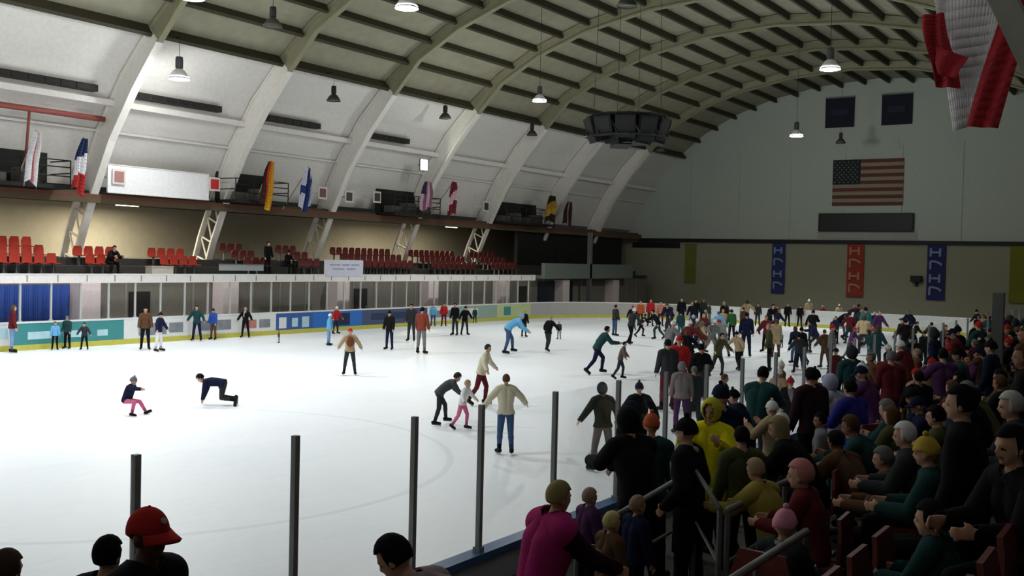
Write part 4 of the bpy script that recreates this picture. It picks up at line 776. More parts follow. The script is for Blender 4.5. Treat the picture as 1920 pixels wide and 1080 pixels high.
 (-27.35, 65.49, 0, 1.405, 'stand', 1.558, (34, 66, 68), (112, 114, 114), 'hair', (92, 66, 48), 'brown haired skater in dark teal, upright, left of the first blue banner', {'skate': True, 'skin': 0, 'jl': 'short'}),
 (-24.11, 60.36, 0, 1.707, 'stride', 0.803, (22, 22, 25), (50, 52, 56), 'hair', (168, 146, 116), 'fair haired skater in black, striding, left of the first blue banner', {'skate': True, 'skin': 0, 'jl': 'short'}),
 (-9.16, 59.34, 0, 1.394, 'bent', -0.12, (84, 50, 92), (50, 52, 56), 'hood', (50, 52, 56), 'grey hooded skater in purple, bending, at the right edge', {'skate': True, 'skin': 1, 'jl': 'short'}),
 (-25.29, 54.84, 0, 1.711, 'bent', 3.25, (26, 32, 58), (50, 52, 56), 'long', (92, 66, 48), 'long haired skater in navy, bending, under the olive banner', {'skate': True, 'skin': 0, 'jl': 'short'}),
 (-17.65, 65.28, 0, 1.745, 'glide', -0.912, (22, 22, 25), (26, 32, 58), 'hair', (22, 22, 25), 'black haired skater in black, gliding, under the red banner', {'skate': True, 'skin': 1, 'jl': 'short'}),
 (-15.55, 35.19, 0, 1.561, 'glide', 0.505, (22, 22, 25), (92, 66, 48), 'long', (92, 66, 48), 'long haired skater in black, gliding, under the olive banner', {'skate': True, 'skin': 0, 'jl': 'short'}),
 (-9.29, 65.99, 0, 1.609, 'bent', 1.774, (84, 50, 92), (112, 114, 114), 'cap', (26, 32, 58), 'navy capped skater in purple, bending, at the right edge', {'skate': True, 'skin': 0, 'jl': 'short'}),
 (-9.99, 64.55, 0, 1.655, 'glide', 2.788, (22, 22, 25), (26, 32, 58), 'hair', (112, 114, 114), 'grey haired skater in black, gliding, at the right edge', {'skate': True, 'skin': 1, 'jl': 'short'}),
 (-13.03, 40.43, 0, 1.602, 'stand', -0.189, (22, 22, 25), (22, 22, 25), 'hair', (22, 22, 25), 'black haired skater in black, upright, left of the red banner', {'skate': True, 'skin': 0, 'jl': 'long'}),
 (-17.05, 59.63, 0, 1.596, 'bent', -1.51, (22, 22, 25), (66, 88, 124), 'hood', (50, 52, 56), 'grey hooded skater in black, bending, under the red banner', {'skate': True, 'skin': 0, 'jl': 'short'}),
 (-13.59, 41.88, 0, 1.52, 'stride', 0.741, (26, 32, 58), (66, 88, 124), 'long', (92, 66, 48), 'long haired skater in navy, striding, under the first blue banner', {'skate': True, 'skin': 1, 'jl': 'short'}),
 (-27.02, 63.61, 0, 1.74, 'stand', -2.334, (50, 52, 56), (22, 22, 25), 'long', (92, 66, 48), 'long haired skater in dark grey, upright, under the olive banner', {'skate': True, 'skin': 1, 'jl': 'short'}),
 (-15.38, 44.31, 0, 1.66, 'stand', 0.582, (168, 146, 116), (92, 66, 48), 'hair', (92, 66, 48), 'brown haired skater in tan, upright, under the first blue banner', {'skate': True, 'skin': 1, 'jl': 'long'}),
 (-17.43, 42.02, 0, 1.615, 'stride', -2.412, (112, 114, 114), (92, 66, 48), 'knit', (222, 222, 222), 'white hatted skater in grey, striding, left of the first blue banner', {'skate': True, 'skin': 1, 'jl': 'long'}),
 (-17.34, 39.11, 0, 1.666, 'bent', -1.186, (92, 66, 48), (22, 22, 25), 'hair', (112, 114, 114), 'grey haired skater in brown, bending, under the olive banner', {'skate': True, 'skin': 1, 'jl': 'short'}),
 (-10.37, 41.45, 0, 1.755, 'wide', -0.573, (34, 66, 68), (50, 52, 56), 'long', (92, 66, 48), 'long haired skater in dark teal, elbows out, right of the red banner', {'skate': True, 'skin': 0, 'jl': 'short'}),
 (-16.89, 38.29, 0, 1.713, 'glide', -0.12, (96, 34, 40), (22, 22, 25), 'knit', (222, 222, 222), 'white hatted skater in maroon, gliding, under the olive banner', {'skate': True, 'skin': 1, 'jl': 'short'}),
 (-11.84, 40.42, 0, 1.749, 'stand', -1.295, (112, 114, 114), (92, 66, 48), 'knit', (176, 44, 42), 'red hatted skater in grey, upright, left of the red banner', {'skate': True, 'skin': 0, 'jl': 'short'}),
 (-15.4, 56.55, 0, 1.522, 'bent', 2.676, (26, 32, 58), (22, 22, 25), 'hood', (50, 52, 56), 'grey hooded skater in navy, bending, under the red banner', {'skate': True, 'skin': 0, 'jl': 'short'}),
 (-15.89, 58.38, 0, 1.803, 'stride', -1.637, (50, 52, 56), (50, 52, 56), 'hair', (92, 66, 48), 'brown haired skater in dark grey, striding, under the red banner', {'skate': True, 'skin': 0, 'jl': 'short'}),
 (-28.22, 55.79, 0, 1.398, 'stride', 0.376, (22, 22, 25), (66, 88, 124), 'knit', (176, 44, 42), 'red hatted skater in black, striding, left edge of the crowd', {'skate': True, 'skin': 0, 'jl': 'long'}),
 (-11.76, 45.94, 0, 1.37, 'wide', -1.419, (84, 50, 92), (112, 114, 114), 'knit', (176, 44, 42), 'red hatted skater in purple, elbows out, under the red banner', {'skate': True, 'skin': 0, 'jl': 'short'}),
 (-16.09, 63.5, 0, 1.397, 'stand', -0.524, (26, 32, 58), (22, 22, 25), 'knit', (222, 222, 222), 'white hatted skater in navy, upright, under the red banner', {'skate': True, 'skin': 1, 'jl': 'short'}),
 (-7.4, 50.14, 0, 1.752, 'glide', -0.801, (26, 32, 58), (92, 66, 48), 'hair', (168, 146, 116), 'fair haired skater in navy, gliding, at the right edge', {'skate': True, 'skin': 0, 'jl': 'short'}),
 (-10.61, 46.98, 0, 1.385, 'glide', -0.662, (26, 32, 58), (26, 32, 58), 'hair', (22, 22, 25), 'black haired skater in navy, gliding, right of the red banner', {'skate': True, 'skin': 1, 'jl': 'long'}),
 (-16.45, 35.59, 0, 1.831, 'glide', -0.435, (112, 114, 114), (22, 22, 25), 'knit', (222, 222, 222), 'white hatted skater in grey, gliding, under the olive banner', {'skate': True, 'skin': 0, 'jl': 'long'}),
 (-8.82, 30.78, 0, 1.599, 'stand', 1.216, (96, 34, 40), (22, 22, 25), 'cap', (26, 32, 58), 'navy capped skater by the glass in maroon, upright, under the red banner', {'skate': True, 'skin': 0, 'jl': 'long'}),
 (-8.74, 25.5, 0, 1.577, 'pockets', -0.828, (92, 66, 48), (22, 22, 25), 'knit', (222, 222, 222), 'white hatted skater by the glass in brown, hands in pockets, under the first blue banner', {'skate': True, 'skin': 0, 'jl': 'short'}),
 (-8.4, 38.21, 0, 1.62, 'pockets', 0.319, (22, 22, 25), (92, 66, 48), 'cap', (26, 32, 58), 'navy capped skater by the glass in black, hands in pockets, right of the red banner', {'skate': True, 'skin': 0, 'jl': 'long'}),
 (-7.93, 33.25, 0, 1.62, 'pockets', 1.398, (22, 22, 25), (50, 52, 56), 'knit', (222, 222, 222), 'white hatted skater by the glass in black, hands in pockets, right of the red banner', {'skate': True, 'skin': 0, 'jl': 'short'}),
 (-6.67, 37.26, 0, 1.617, 'pockets', -0.803, (84, 50, 92), (26, 32, 58), 'knit', (222, 222, 222), 'white hatted skater by the glass in purple, hands in pockets, under the second blue banner', {'skate': True, 'skin': 1, 'jl': 'short'}),
 (-7.57, 27.95, 0, 1.514, 'pockets', -0.139, (76, 78, 50), (22, 22, 25), 'knit', (22, 22, 25), 'black hatted skater by the glass in olive, hands in pockets, under the red banner', {'skate': True, 'skin': 0, 'jl': 'short'}),
 (-6.85, 35.22, 0, 1.42, 'pockets', 1.98, (26, 32, 58), (66, 88, 124), 'long', (92, 66, 48), 'long haired skater by the glass in navy, hands in pockets, under the second blue banner', {'skate': True, 'skin': 1, 'jl': 'short'}),
 (-8.4, 35.35, 0, 1.418, 'stand', 1.958, (22, 22, 25), (50, 52, 56), 'hood', (50, 52, 56), 'grey hooded skater by the glass in black, upright, right of the red banner', {'skate': True, 'skin': 0, 'jl': 'long'}),
 (-7.3, 21.96, 0, 1.567, 'stand', -0.347, (22, 22, 25), (22, 22, 25), 'knit', (176, 44, 42), 'red hatted skater by the glass in black, upright, under the first blue banner', {'skate': True, 'skin': 0, 'jl': 'short'}),
 (-8.13, 23.66, 0, 1.567, 'pockets', -0.163, (168, 146, 116), (26, 32, 58), 'knit', (222, 222, 222), 'white hatted skater by the glass in tan, hands in pockets, under the first blue banner', {'skate': True, 'skin': 1, 'jl': 'long'}),
 (-7.04, 23.6, 0, 1.516, 'stand', -0.238, (26, 32, 58), (26, 32, 58), 'hair', (112, 114, 114), 'grey haired skater by the glass in navy, upright, left of the red banner', {'skate': True, 'skin': 1, 'jl': 'long'}),
 (-6.97, 26.22, 0, 1.644, 'pockets', 0.788, (168, 146, 116), (112, 114, 114), 'long', (92, 66, 48), 'long haired skater by the glass in tan, hands in pockets, under the red banner', {'skate': True, 'skin': 0, 'jl': 'short'}),
 (-8.91, 22.15, 0, 1.508, 'wide', -0.902, (22, 22, 25), (50, 52, 56), 'hair', (92, 66, 48), 'brown haired skater by the glass in black, elbows out, left of the first blue banner', {'skate': True, 'skin': 1, 'jl': 'short'}),
 (-6.64, 30.2, 0, 1.542, 'wide', 0.093, (22, 22, 25), (92, 66, 48), 'hair', (168, 146, 116), 'fair haired skater by the glass in black, elbows out, right of the red banner', {'skate': True, 'skin': 0, 'jl': 'short'}),
 (-7.93, 36.62, 0, 1.735, 'stand', 0.409, (22, 22, 25), (66, 88, 124), 'knit', (22, 22, 25), 'black hatted skater by the glass in black, upright, right of the red banner', {'skate': True, 'skin': 0, 'jl': 'short'}),
 (-7.21, 38.5, 0, 1.571, 'wide', 0.837, (84, 50, 92), (22, 22, 25), 'knit', (176, 44, 42), 'red hatted skater by the glass in purple, elbows out, under the second blue banner', {'skate': True, 'skin': 1, 'jl': 'short'}),
 (-4.33, 29.55, 0.8, 1.767, 'photo', 1.158, (22, 22, 25), (26, 32, 58), 'hair', (92, 66, 48), 'brown haired spectator in black, hands raised, at the right edge', {'skate': False, 'skin': 0, 'jl': 'long'}),
 (-4.12, 35.73, 0.8, 1.623, 'pockets', 1.127, (50, 52, 56), (26, 32, 58), 'long', (92, 66, 48), 'long haired spectator in dark grey, hands in pockets, at the right edge, second from left', {'skate': False, 'skin': 1, 'jl': 'long'}),
 (-3.76, 25.77, 0.8, 1.545, 'photo', 1.677, (112, 114, 114), (66, 88, 124), 'knit', (22, 22, 25), 'black hatted spectator in grey, hands raised, at the right edge', {'skate': False, 'skin': 1, 'jl': 'short'}),
 (-4.92, 30.5, 0.8, 1.835, 'crossed', 1.061, (34, 66, 68), (22, 22, 25), 'knit', (176, 44, 42), 'red hatted spectator in dark teal, arms crossed, at the right edge, leftmost', {'skate': False, 'skin': 0, 'jl': 'long'}),
 (-4.64, 28.24, 0.8, 1.488, 'crossed', 1.291, (96, 34, 40), (50, 52, 56), 'hair', (112, 114, 114), 'grey haired spectator in maroon, arms crossed, at the right edge', {'skate': False, 'skin': 1, 'jl': 'long'}),
 (-5.15, 20.38, 0.8, 1.604, 'pockets', 2.143, (92, 66, 48), (22, 22, 25), 'hair', (112, 114, 114), 'grey haired spectator in brown, hands in pockets, under the red banner', {'skate': False, 'skin': 1, 'jl': 'short'}),
 (-3.96, 33.69, 0.8, 1.438, 'stand', 1.109, (26, 32, 58), (22, 22, 25), 'knit', (176, 44, 42), 'red hatted spectator in navy, upright, at the right edge', {'skate': False, 'skin': 0, 'jl': 'long'}),
 (-5.13, 37.53, 0.8, 1.767, 'photo', 1.055, (92, 66, 48), (92, 66, 48), 'hood', (50, 52, 56), 'grey hooded spectator in brown, hands raised, at the right edge', {'skate': False, 'skin': 1, 'jl': 'short'}),
 (-4.39, 31.77, 0.8, 1.724, 'crossed', 2.341, (96, 34, 40), (92, 66, 48), 'knit', (176, 44, 42), 'red hatted spectator in maroon, arms crossed, at the right edge', {'skate': False, 'skin': 0, 'jl': 'short'}),
 (-5.02, 22.85, 0.8, 1.686, 'rail', 1.2, (96, 34, 40), (22, 22, 25), 'knit', (222, 222, 222), 'white hatted spectator in maroon, leaning, right of the red banner', {'skate': False, 'skin': 0, 'jl': 'short'}),
 (-3.74, 19.6, 0.8, 1.81, 'photo', 0.617, (84, 50, 92), (26, 32, 58), 'hair', (22, 22, 25), 'black haired spectator in purple, hands raised, under the second blue banner', {'skate': False, 'skin': 0, 'jl': 'short'}),
 (-4.99, 22.06, 0.8, 1.526, 'rail', 2.332, (76, 78, 50), (92, 66, 48), 'hair', (112, 114, 114), 'grey haired spectator in olive, leaning, right of the red banner', {'skate': False, 'skin': 1, 'jl': 'short'}),
 (-5.14, 41.78, 0.8, 1.788, 'photo', 0.679, (50, 52, 56), (22, 22, 25), 'knit', (222, 222, 222), 'white hatted spectator in dark grey, hands raised, at the right edge', {'skate': False, 'skin': 1, 'jl': 'short'}),
 (-5.08, 43.16, 0.8, 1.734, 'crossed', 1.096, (22, 22, 25), (50, 52, 56), 'hair', (22, 22, 25), 'black haired spectator in black, arms crossed, at the right edge', {'skate': False, 'skin': 1, 'jl': 'short'}),
 (-4.08, 23.72, 0.8, 1.444, 'photo', 1.916, (26, 32, 58), (22, 22, 25), 'cap', (26, 32, 58), 'navy capped spectator in navy, hands raised, at the right edge, leftmost', {'skate': False, 'skin': 1, 'jl': 'short'}),
 (-4.63, 17.81, 0.8, 1.608, 'stand', 1.839, (22, 22, 25), (112, 114, 114), 'knit', (222, 222, 222), 'white hatted spectator in black, upright, under the red banner', {'skate': False, 'skin': 1, 'jl': 'short'}),
 (-5.15, 34.0, 0.8, 1.485, 'photo', 1.988, (34, 66, 68), (26, 32, 58), 'knit', (22, 22, 25), 'black hatted spectator in dark teal, hands raised, at the right edge', {'skate': False, 'skin': 1, 'jl': 'short'}),
 (-4.74, 40.06, 0.8, 1.772, 'stand', 0.78, (168, 146, 116), (50, 52, 56), 'hair', (92, 66, 48), 'brown haired spectator in tan, upright, at the right edge', {'skate': False, 'skin': 1, 'jl': 'long'}),
 (-5.14, 26.01, 0.8, 1.793, 'pockets', 1.473, (26, 32, 58), (112, 114, 114), 'hood', (50, 52, 56), 'grey hooded spectator in navy, hands in pockets, under the second blue banner', {'skate': False, 'skin': 0, 'jl': 'short'}),
 (-3.9, 18.42, 0.8, 1.53, 'pockets', 1.046, (168, 146, 116), (92, 66, 48), 'knit', (176, 44, 42), 'red hatted spectator in tan, hands in pockets, right of the red banner', {'skate': False, 'skin': 0, 'jl': 'short'}),
 (-3.97, 15.93, 0.8, 1.725, 'rail', 1.358, (84, 50, 92), (22, 22, 25), 'cap', (26, 32, 58), 'navy capped spectator in purple, leaning, right of the red banner', {'skate': False, 'skin': 0, 'jl': 'short'}),
 (-3.61, 31.49, 0.8, 1.777, 'photo', 2.168, (26, 32, 58), (22, 22, 25), 'cap', (26, 32, 58), 'navy capped spectator in navy, hands raised, at the right edge, second from left', {'skate': False, 'skin': 1, 'jl': 'short'}),
 (-4.57, 32.9, 0.8, 1.807, 'pockets', 2.326, (76, 78, 50), (66, 88, 124), 'cap', (26, 32, 58), 'navy capped spectator in olive, hands in pockets, at the right edge', {'skate': False, 'skin': 1, 'jl': 'short'}),
 (-3.86, 22.8, 0.8, 1.509, 'photo', 2.451, (84, 50, 92), (22, 22, 25), 'hair', (92, 66, 48), 'brown haired spectator in purple, hands raised, at the right edge', {'skate': False, 'skin': 0, 'jl': 'long'}),
 (-4.63, 25.03, 0.8, 1.506, 'stand', 2.502, (22, 22, 25), (92, 66, 48), 'knit', (176, 44, 42), 'red hatted spectator in black, upright, under the second blue banner', {'skate': False, 'skin': 1, 'jl': 'short'}),
 (-4.53, 34.73, 0.8, 1.533, 'pockets', 0.63, (50, 52, 56), (66, 88, 124), 'hair', (92, 66, 48), 'brown haired spectator in dark grey, hands in pockets, at the right edge', {'skate': False, 'skin': 0, 'jl': 'long'}),
 (-5.2, 38.93, 0.8, 1.542, 'pockets', 2.311, (22, 22, 25), (112, 114, 114), 'hair', (168, 146, 116), 'fair haired spectator in black, hands in pockets, at the right edge', {'skate': False, 'skin': 1, 'jl': 'long'}),
 (-4.22, 21.27, 0.8, 1.486, 'stand', 1.832, (76, 78, 50), (26, 32, 58), 'knit', (176, 44, 42), 'red hatted spectator in olive, upright, under the second blue banner', {'skate': False, 'skin': 0, 'jl': 'long'}),
 (-3.63, 17.24, 0.8, 1.598, 'crossed', 0.726, (22, 22, 25), (22, 22, 25), 'hair', (22, 22, 25), 'black haired spectator in black, arms crossed, under the second blue banner', {'skate': False, 'skin': 1, 'jl': 'short'}),
 (-4.53, 19.2, 0.8, 1.735, 'stand', 0.59, (96, 34, 40), (50, 52, 56), 'hair', (112, 114, 114), 'grey haired spectator in maroon, upright, right of the red banner', {'skate': False, 'skin': 0, 'jl': 'short'}),
 (-4.79, 27.44, 0.8, 1.767, 'rail', 1.817, (96, 34, 40), (26, 32, 58), 'cap', (26, 32, 58), 'navy capped spectator in maroon, leaning, at the right edge', {'skate': False, 'skin': 0, 'jl': 'short'}),
 (-3.75, 27.75, 0.8, 1.417, 'rail', 1.896, (76, 78, 50), (66, 88, 124), 'knit', (22, 22, 25), 'black hatted spectator in olive, leaning, at the right edge', {'skate': False, 'skin': 0, 'jl': 'short'}),
 (-4.87, 15.92, 0.8, 1.628, 'photo', 1.07, (112, 114, 114), (26, 32, 58), 'knit', (22, 22, 25), 'black hatted spectator in grey, hands raised, left of the red banner', {'skate': False, 'skin': 1, 'jl': 'long'}),
 (-5.03, 23.68, 0.8, 1.49, 'crossed', 1.869, (92, 66, 48), (22, 22, 25), 'hair', (168, 146, 116), 'fair haired spectator in brown, arms crossed, right of the red banner', {'skate': False, 'skin': 0, 'jl': 'long'}),
 (-5.29, 19.46, 0.8, 1.742, 'stand', 0.592, (34, 66, 68), (50, 52, 56), 'hood', (50, 52, 56), 'grey hooded spectator in dark teal, upright, under the red banner', {'skate': False, 'skin': 0, 'jl': 'short'}),
 (-4.66, 36.85, 0.8, 1.69, 'rail', 1.767, (34, 66, 68), (92, 66, 48), 'hood', (50, 52, 56), 'grey hooded spectator in dark teal, leaning, at the right edge', {'skate': False, 'skin': 1, 'jl': 'long'}),
 (-4.46, 16.6, 0.8, 1.425, 'crossed', 2.451, (26, 32, 58), (92, 66, 48), 'hair', (168, 146, 116), 'fair haired spectator in navy, arms crossed, under the red banner', {'skate': False, 'skin': 0, 'jl': 'short'}),
 (-3.98, 24.58, 0.8, 1.511, 'photo', 1.479, (92, 66, 48), (66, 88, 124), 'cap', (26, 32, 58), 'navy capped spectator in brown, hands raised, at the right edge', {'skate': False, 'skin': 0, 'jl': 'long'}),
 (-5.22, 44.52, 0.8, 1.587, 'stand', 0.996, (22, 22, 25), (112, 114, 114), 'hair', (92, 66, 48), 'brown haired spectator in black, upright, at the right edge', {'skate': False, 'skin': 0, 'jl': 'short'}),
 (-3.68, 26.95, 0.8, 1.634, 'crossed', 1.52, (22, 22, 25), (66, 88, 124), 'knit', (176, 44, 42), 'red hatted spectator in black, arms crossed, at the right edge', {'skate': False, 'skin': 1, 'jl': 'short'}),
 (-3.65, 30.08, 0.8, 1.561, 'pockets', 0.772, (50, 52, 56), (50, 52, 56), 'long', (92, 66, 48), 'long haired spectator in dark grey, hands in pockets, at the right edge, leftmost', {'skate': False, 'skin': 1, 'jl': 'long'}),
 (-5.09, 35.95, 0.8, 1.744, 'crossed', 0.907, (34, 66, 68), (26, 32, 58), 'knit', (176, 44, 42), 'red hatted spectator in dark teal, arms crossed, at the right edge, second from left', {'skate': False, 'skin': 0, 'jl': 'long'}),
 (-4.44, 38.65, 0.8, 1.599, 'stand', 1.38, (50, 52, 56), (112, 114, 114), 'knit', (176, 44, 42), 'red hatted spectator in dark grey, upright, at the right edge', {'skate': False, 'skin': 0, 'jl': 'short'}),
 (-4.15, 30.89, 0.8, 1.598, 'crossed', 1.353, (22, 22, 25), (50, 52, 56), 'knit', (22, 22, 25), 'black hatted spectator in black, arms crossed, at the right edge', {'skate': False, 'skin': 0, 'jl': 'short'}),
 (-3.65, 20.61, 0.8, 1.754, 'crossed', 1.979, (34, 66, 68), (92, 66, 48), 'knit', (22, 22, 25), 'black hatted spectator in dark teal, arms crossed, at the right edge', {'skate': False, 'skin': 1, 'jl': 'short'}),
 (-3.83, 21.95, 0.8, 1.629, 'photo', 2.003, (92, 66, 48), (22, 22, 25), 'knit', (22, 22, 25), 'black hatted spectator in brown, hands raised, at the right edge', {'skate': False, 'skin': 0, 'jl': 'long'}),
 (-4.7, 12.04, 0.8, 1.464, 'pockets', 1.91, (26, 32, 58), (112, 114, 114), 'hood', (50, 52, 56), 'grey hooded near spectator in navy, hands in pockets, left of the first blue banner', {'skate': False, 'skin': 0, 'jl': 'long'}),
 (-4.57, 13.17, 0.8, 1.438, 'photo', 1.341, (168, 146, 116), (50, 52, 56), 'knit', (222, 222, 222), 'white hatted near spectator in tan, hands raised, under the first blue banner', {'skate': False, 'skin': 0, 'jl': 'short'}),
 (-3.76, 12.66, 0.8, 1.428, 'stand', 1.899, (112, 114, 114), (92, 66, 48), 'hair', (22, 22, 25), 'black haired near spectator in grey, upright, left of the red banner', {'skate': False, 'skin': 1, 'jl': 'short'}),
 (-3.88, 11.59, 0.8, 1.523, 'stand', 1.874, (50, 52, 56), (22, 22, 25), 'knit', (222, 222, 222), 'white hatted near spectator in dark grey, upright, under the first blue banner', {'skate': False, 'skin': 1, 'jl': 'short'}),
 (-5.18, 10.37, 0.8, 1.658, 'pockets', 1.465, (22, 22, 25), (26, 32, 58), 'cap', (26, 32, 58), 'navy capped near spectator in black, hands in pockets, left edge of the crowd', {'skate': False, 'skin': 1, 'jl': 'long'}),
 (-5.19, 13.9, 0.8, 1.452, 'rail', 1.645, (26, 32, 58), (66, 88, 124), 'knit', (22, 22, 25), 'black hatted near spectator in navy, leaning, left of the first blue banner', {'skate': False, 'skin': 0, 'jl': 'long'}),
 (-2.75, 12.28, 1.1, 1.329, 'sit', 1.314, (76, 78, 50), (50, 52, 56), 'long', (92, 66, 48), 'long haired stand spectator in olive, sitting, right of the red banner', {'skate': False, 'skin': 0, 'jl': 'short'}),
 (-1.9, 13.05, 1.4500000000000002, 1.25, 'sitfwd', 1.228, (76, 78, 50), (22, 22, 25), 'hair', (112, 114, 114), 'grey haired stand spectator in olive, leaning forward, at the right edge', {'skate': False, 'skin': 1, 'jl': 'short'}),
 (-1.9, 15.46, 1.4500000000000002, 1.21, 'sitfwd', 1.266, (76, 78, 50), (66, 88, 124), 'hair', (22, 22, 25), 'black haired stand spectator in olive, leaning forward, at the right edge', {'skate': False, 'skin': 0, 'jl': 'long'}),
 (-1.9, 11.16, 1.4500000000000002, 1.281, 'sit', 1.672, (26, 32, 58), (50, 52, 56), 'hair', (92, 66, 48), 'brown haired stand spectator in navy, sitting, at the right edge', {'skate': False, 'skin': 0, 'jl': 'long'}),
 (-2.75, 16.43, 1.1, 1.313, 'sit', 1.741, (34, 66, 68), (112, 114, 114), 'knit', (22, 22, 25), 'black hatted stand spectator in dark teal, sitting, at the right edge', {'skate': False, 'skin': 0, 'jl': 'long'}),
 (-2.75, 17.68, 1.1, 1.305, 'sitfwd', 1.547, (50, 52, 56), (92, 66, 48), 'hair', (22, 22, 25), 'black haired stand spectator in dark grey, leaning forward, at the right edge', {'skate': False, 'skin': 0, 'jl': 'long'}),
 (-2.75, 20.67, 1.1, 1.23, 'sit', 1.963, (50, 52, 56), (22, 22, 25), 'hair', (22, 22, 25), 'black haired stand spectator in dark grey, sitting, at the right edge', {'skate': False, 'skin': 1, 'jl': 'short'}),
 (-2.75, 21.56, 1.1, 1.224, 'sit', 1.115, (22, 22, 25), (112, 114, 114), 'cap', (26, 32, 58), 'navy capped stand spectator in black, sitting, at the right edge', {'skate': False, 'skin': 1, 'jl': 'short'}),
 (-2.75, 15.7, 1.1, 1.339, 'sit', 1.121, (96, 34, 40), (112, 114, 114), 'hair', (92, 66, 48), 'brown haired stand spectator in maroon, sitting, at the right edge', {'skate': False, 'skin': 0, 'jl': 'short'}),
 (-2.75, 14.55, 1.1, 1.317, 'sitfwd', 1.645, (26, 32, 58), (50, 52, 56), 'knit', (22, 22, 25), 'black hatted stand spectator in navy, leaning forward, under the second blue banner', {'skate': False, 'skin': 1, 'jl': 'short'}),
 (-2.85, 19.11, 1.1, 1.727, 'stand', 1.483, (26, 32, 58), (22, 22, 25), 'knit', (22, 22, 25), 'black hatted stand spectator in navy, upright, at the right edge', {'skate': False, 'skin': 0, 'jl': 'long'}),
 (-2.75, 13.69, 1.1, 1.309, 'sit', 1.911, (26, 32, 58), (92, 66, 48), 'cap', (26, 32, 58), 'navy capped stand spectator in navy, sitting, under the second blue banner', {'skate': False, 'skin': 0, 'jl': 'short'}),
 (-1.9, 12.3, 1.4500000000000002, 1.267, 'sit', 1.576, (22, 22, 25), (22, 22, 25), 'hair', (22, 22, 25), 'black haired stand spectator in black, sitting, at the right edge', {'skate': False, 'skin': 0, 'jl': 'long'}),
 (-2.75, 22.41, 1.1, 1.213, 'sit', 1.118, (50, 52, 56), (26, 32, 58), 'hair', (112, 114, 114), 'grey haired stand spectator in dark grey, sitting, at the right edge', {'skate': False, 'skin': 0, 'jl': 'short'}),
 (-2.75, 24.09, 1.1, 1.203, 'sitfwd', 1.719, (76, 78, 50), (22, 22, 25), 'knit', (22, 22, 25), 'black hatted stand spectator in olive, leaning forward, at the right edge', {'skate': False, 'skin': 0, 'jl': 'long'}),
 (-1.15, 9.59, 1.8, 1.604, 'stand', 1.739, (22, 22, 25), (66, 88, 124), 'hair', (92, 66, 48), 'brown haired stand spectator in black, upright, at the right edge', {'skate': False, 'skin': 1, 'jl': 'long'}),
 (-2.75, 10.61, 1.1, 1.222, 'sitfwd', 1.127, (92, 66, 48), (66, 88, 124), 'hair', (22, 22, 25), 'black haired stand spectator in brown, leaning forward, under the red banner', {'skate': False, 'skin': 1, 'jl': 'short'}),
 (-2.75, 11.51, 1.1, 1.294, 'sitfwd', 1.592, (34, 66, 68), (66, 88, 124), 'hair', (92, 66, 48), 'brown haired stand spectator in dark teal, leaning forward, right of the red banner', {'skate': False, 'skin': 1, 'jl': 'short'}),
 (-1.9, 14.11, 1.4500000000000002, 1.262, 'sit', 1.253, (22, 22, 25), (22, 22, 25), 'hair', (92, 66, 48), 'brown haired stand spectator in black, sitting, at the right edge', {'skate': False, 'skin': 1, 'jl': 'long'}),
 (-2.75, 23.27, 1.1, 1.231, 'sit', 1.224, (76, 78, 50), (112, 114, 114), 'knit', (22, 22, 25), 'black hatted stand spectator in olive, sitting, at the right edge', {'skate': False, 'skin': 1, 'jl': 'long'}),
 (-1.9, 10.41, 1.4500000000000002, 1.267, 'sit', 1.479, (76, 78, 50), (50, 52, 56), 'hair', (22, 22, 25), 'black haired stand spectator in olive, sitting, under the second blue banner', {'skate': False, 'skin': 0, 'jl': 'short'}),
 (-2.0, 16.46, 1.4500000000000002, 1.77, 'stand', 1.733, (26, 32, 58), (66, 88, 124), 'hair', (92, 66, 48), 'brown haired stand spectator in navy, upright, at the right edge', {'skate': False, 'skin': 1, 'jl': 'long'}),
 (-2.75, 19.95, 1.1, 1.297, 'sit', 1.779, (50, 52, 56), (22, 22, 25), 'hair', (92, 66, 48), 'brown haired stand spectator in dark grey, sitting, at the right edge', {'skate': False, 'skin': 0, 'jl': 'long'}),
 (-2.85, 24.84, 1.1, 1.666, 'stand', 1.916, (50, 52, 56), (22, 22, 25), 'hair', (22, 22, 25), 'black haired stand spectator in dark grey, upright, at the right edge', {'skate': False, 'skin': 0, 'jl': 'short'}),
 (-2.0, 17.48, 1.4500000000000002, 1.68, 'stand', 1.546, (96, 34, 40), (22, 22, 25), 'hair', (22, 22, 25), 'black haired stand spectator in maroon, upright, at the right edge', {'skate': False, 'skin': 0, 'jl': 'short'}),
 (-2.75, 12.96, 1.1, 1.316, 'sitfwd', 1.312, (34, 66, 68), (22, 22, 25), 'hair', (112, 114, 114), 'grey haired stand spectator in dark teal, leaning forward, right of the red banner', {'skate': False, 'skin': 0, 'jl': 'short'}),
]
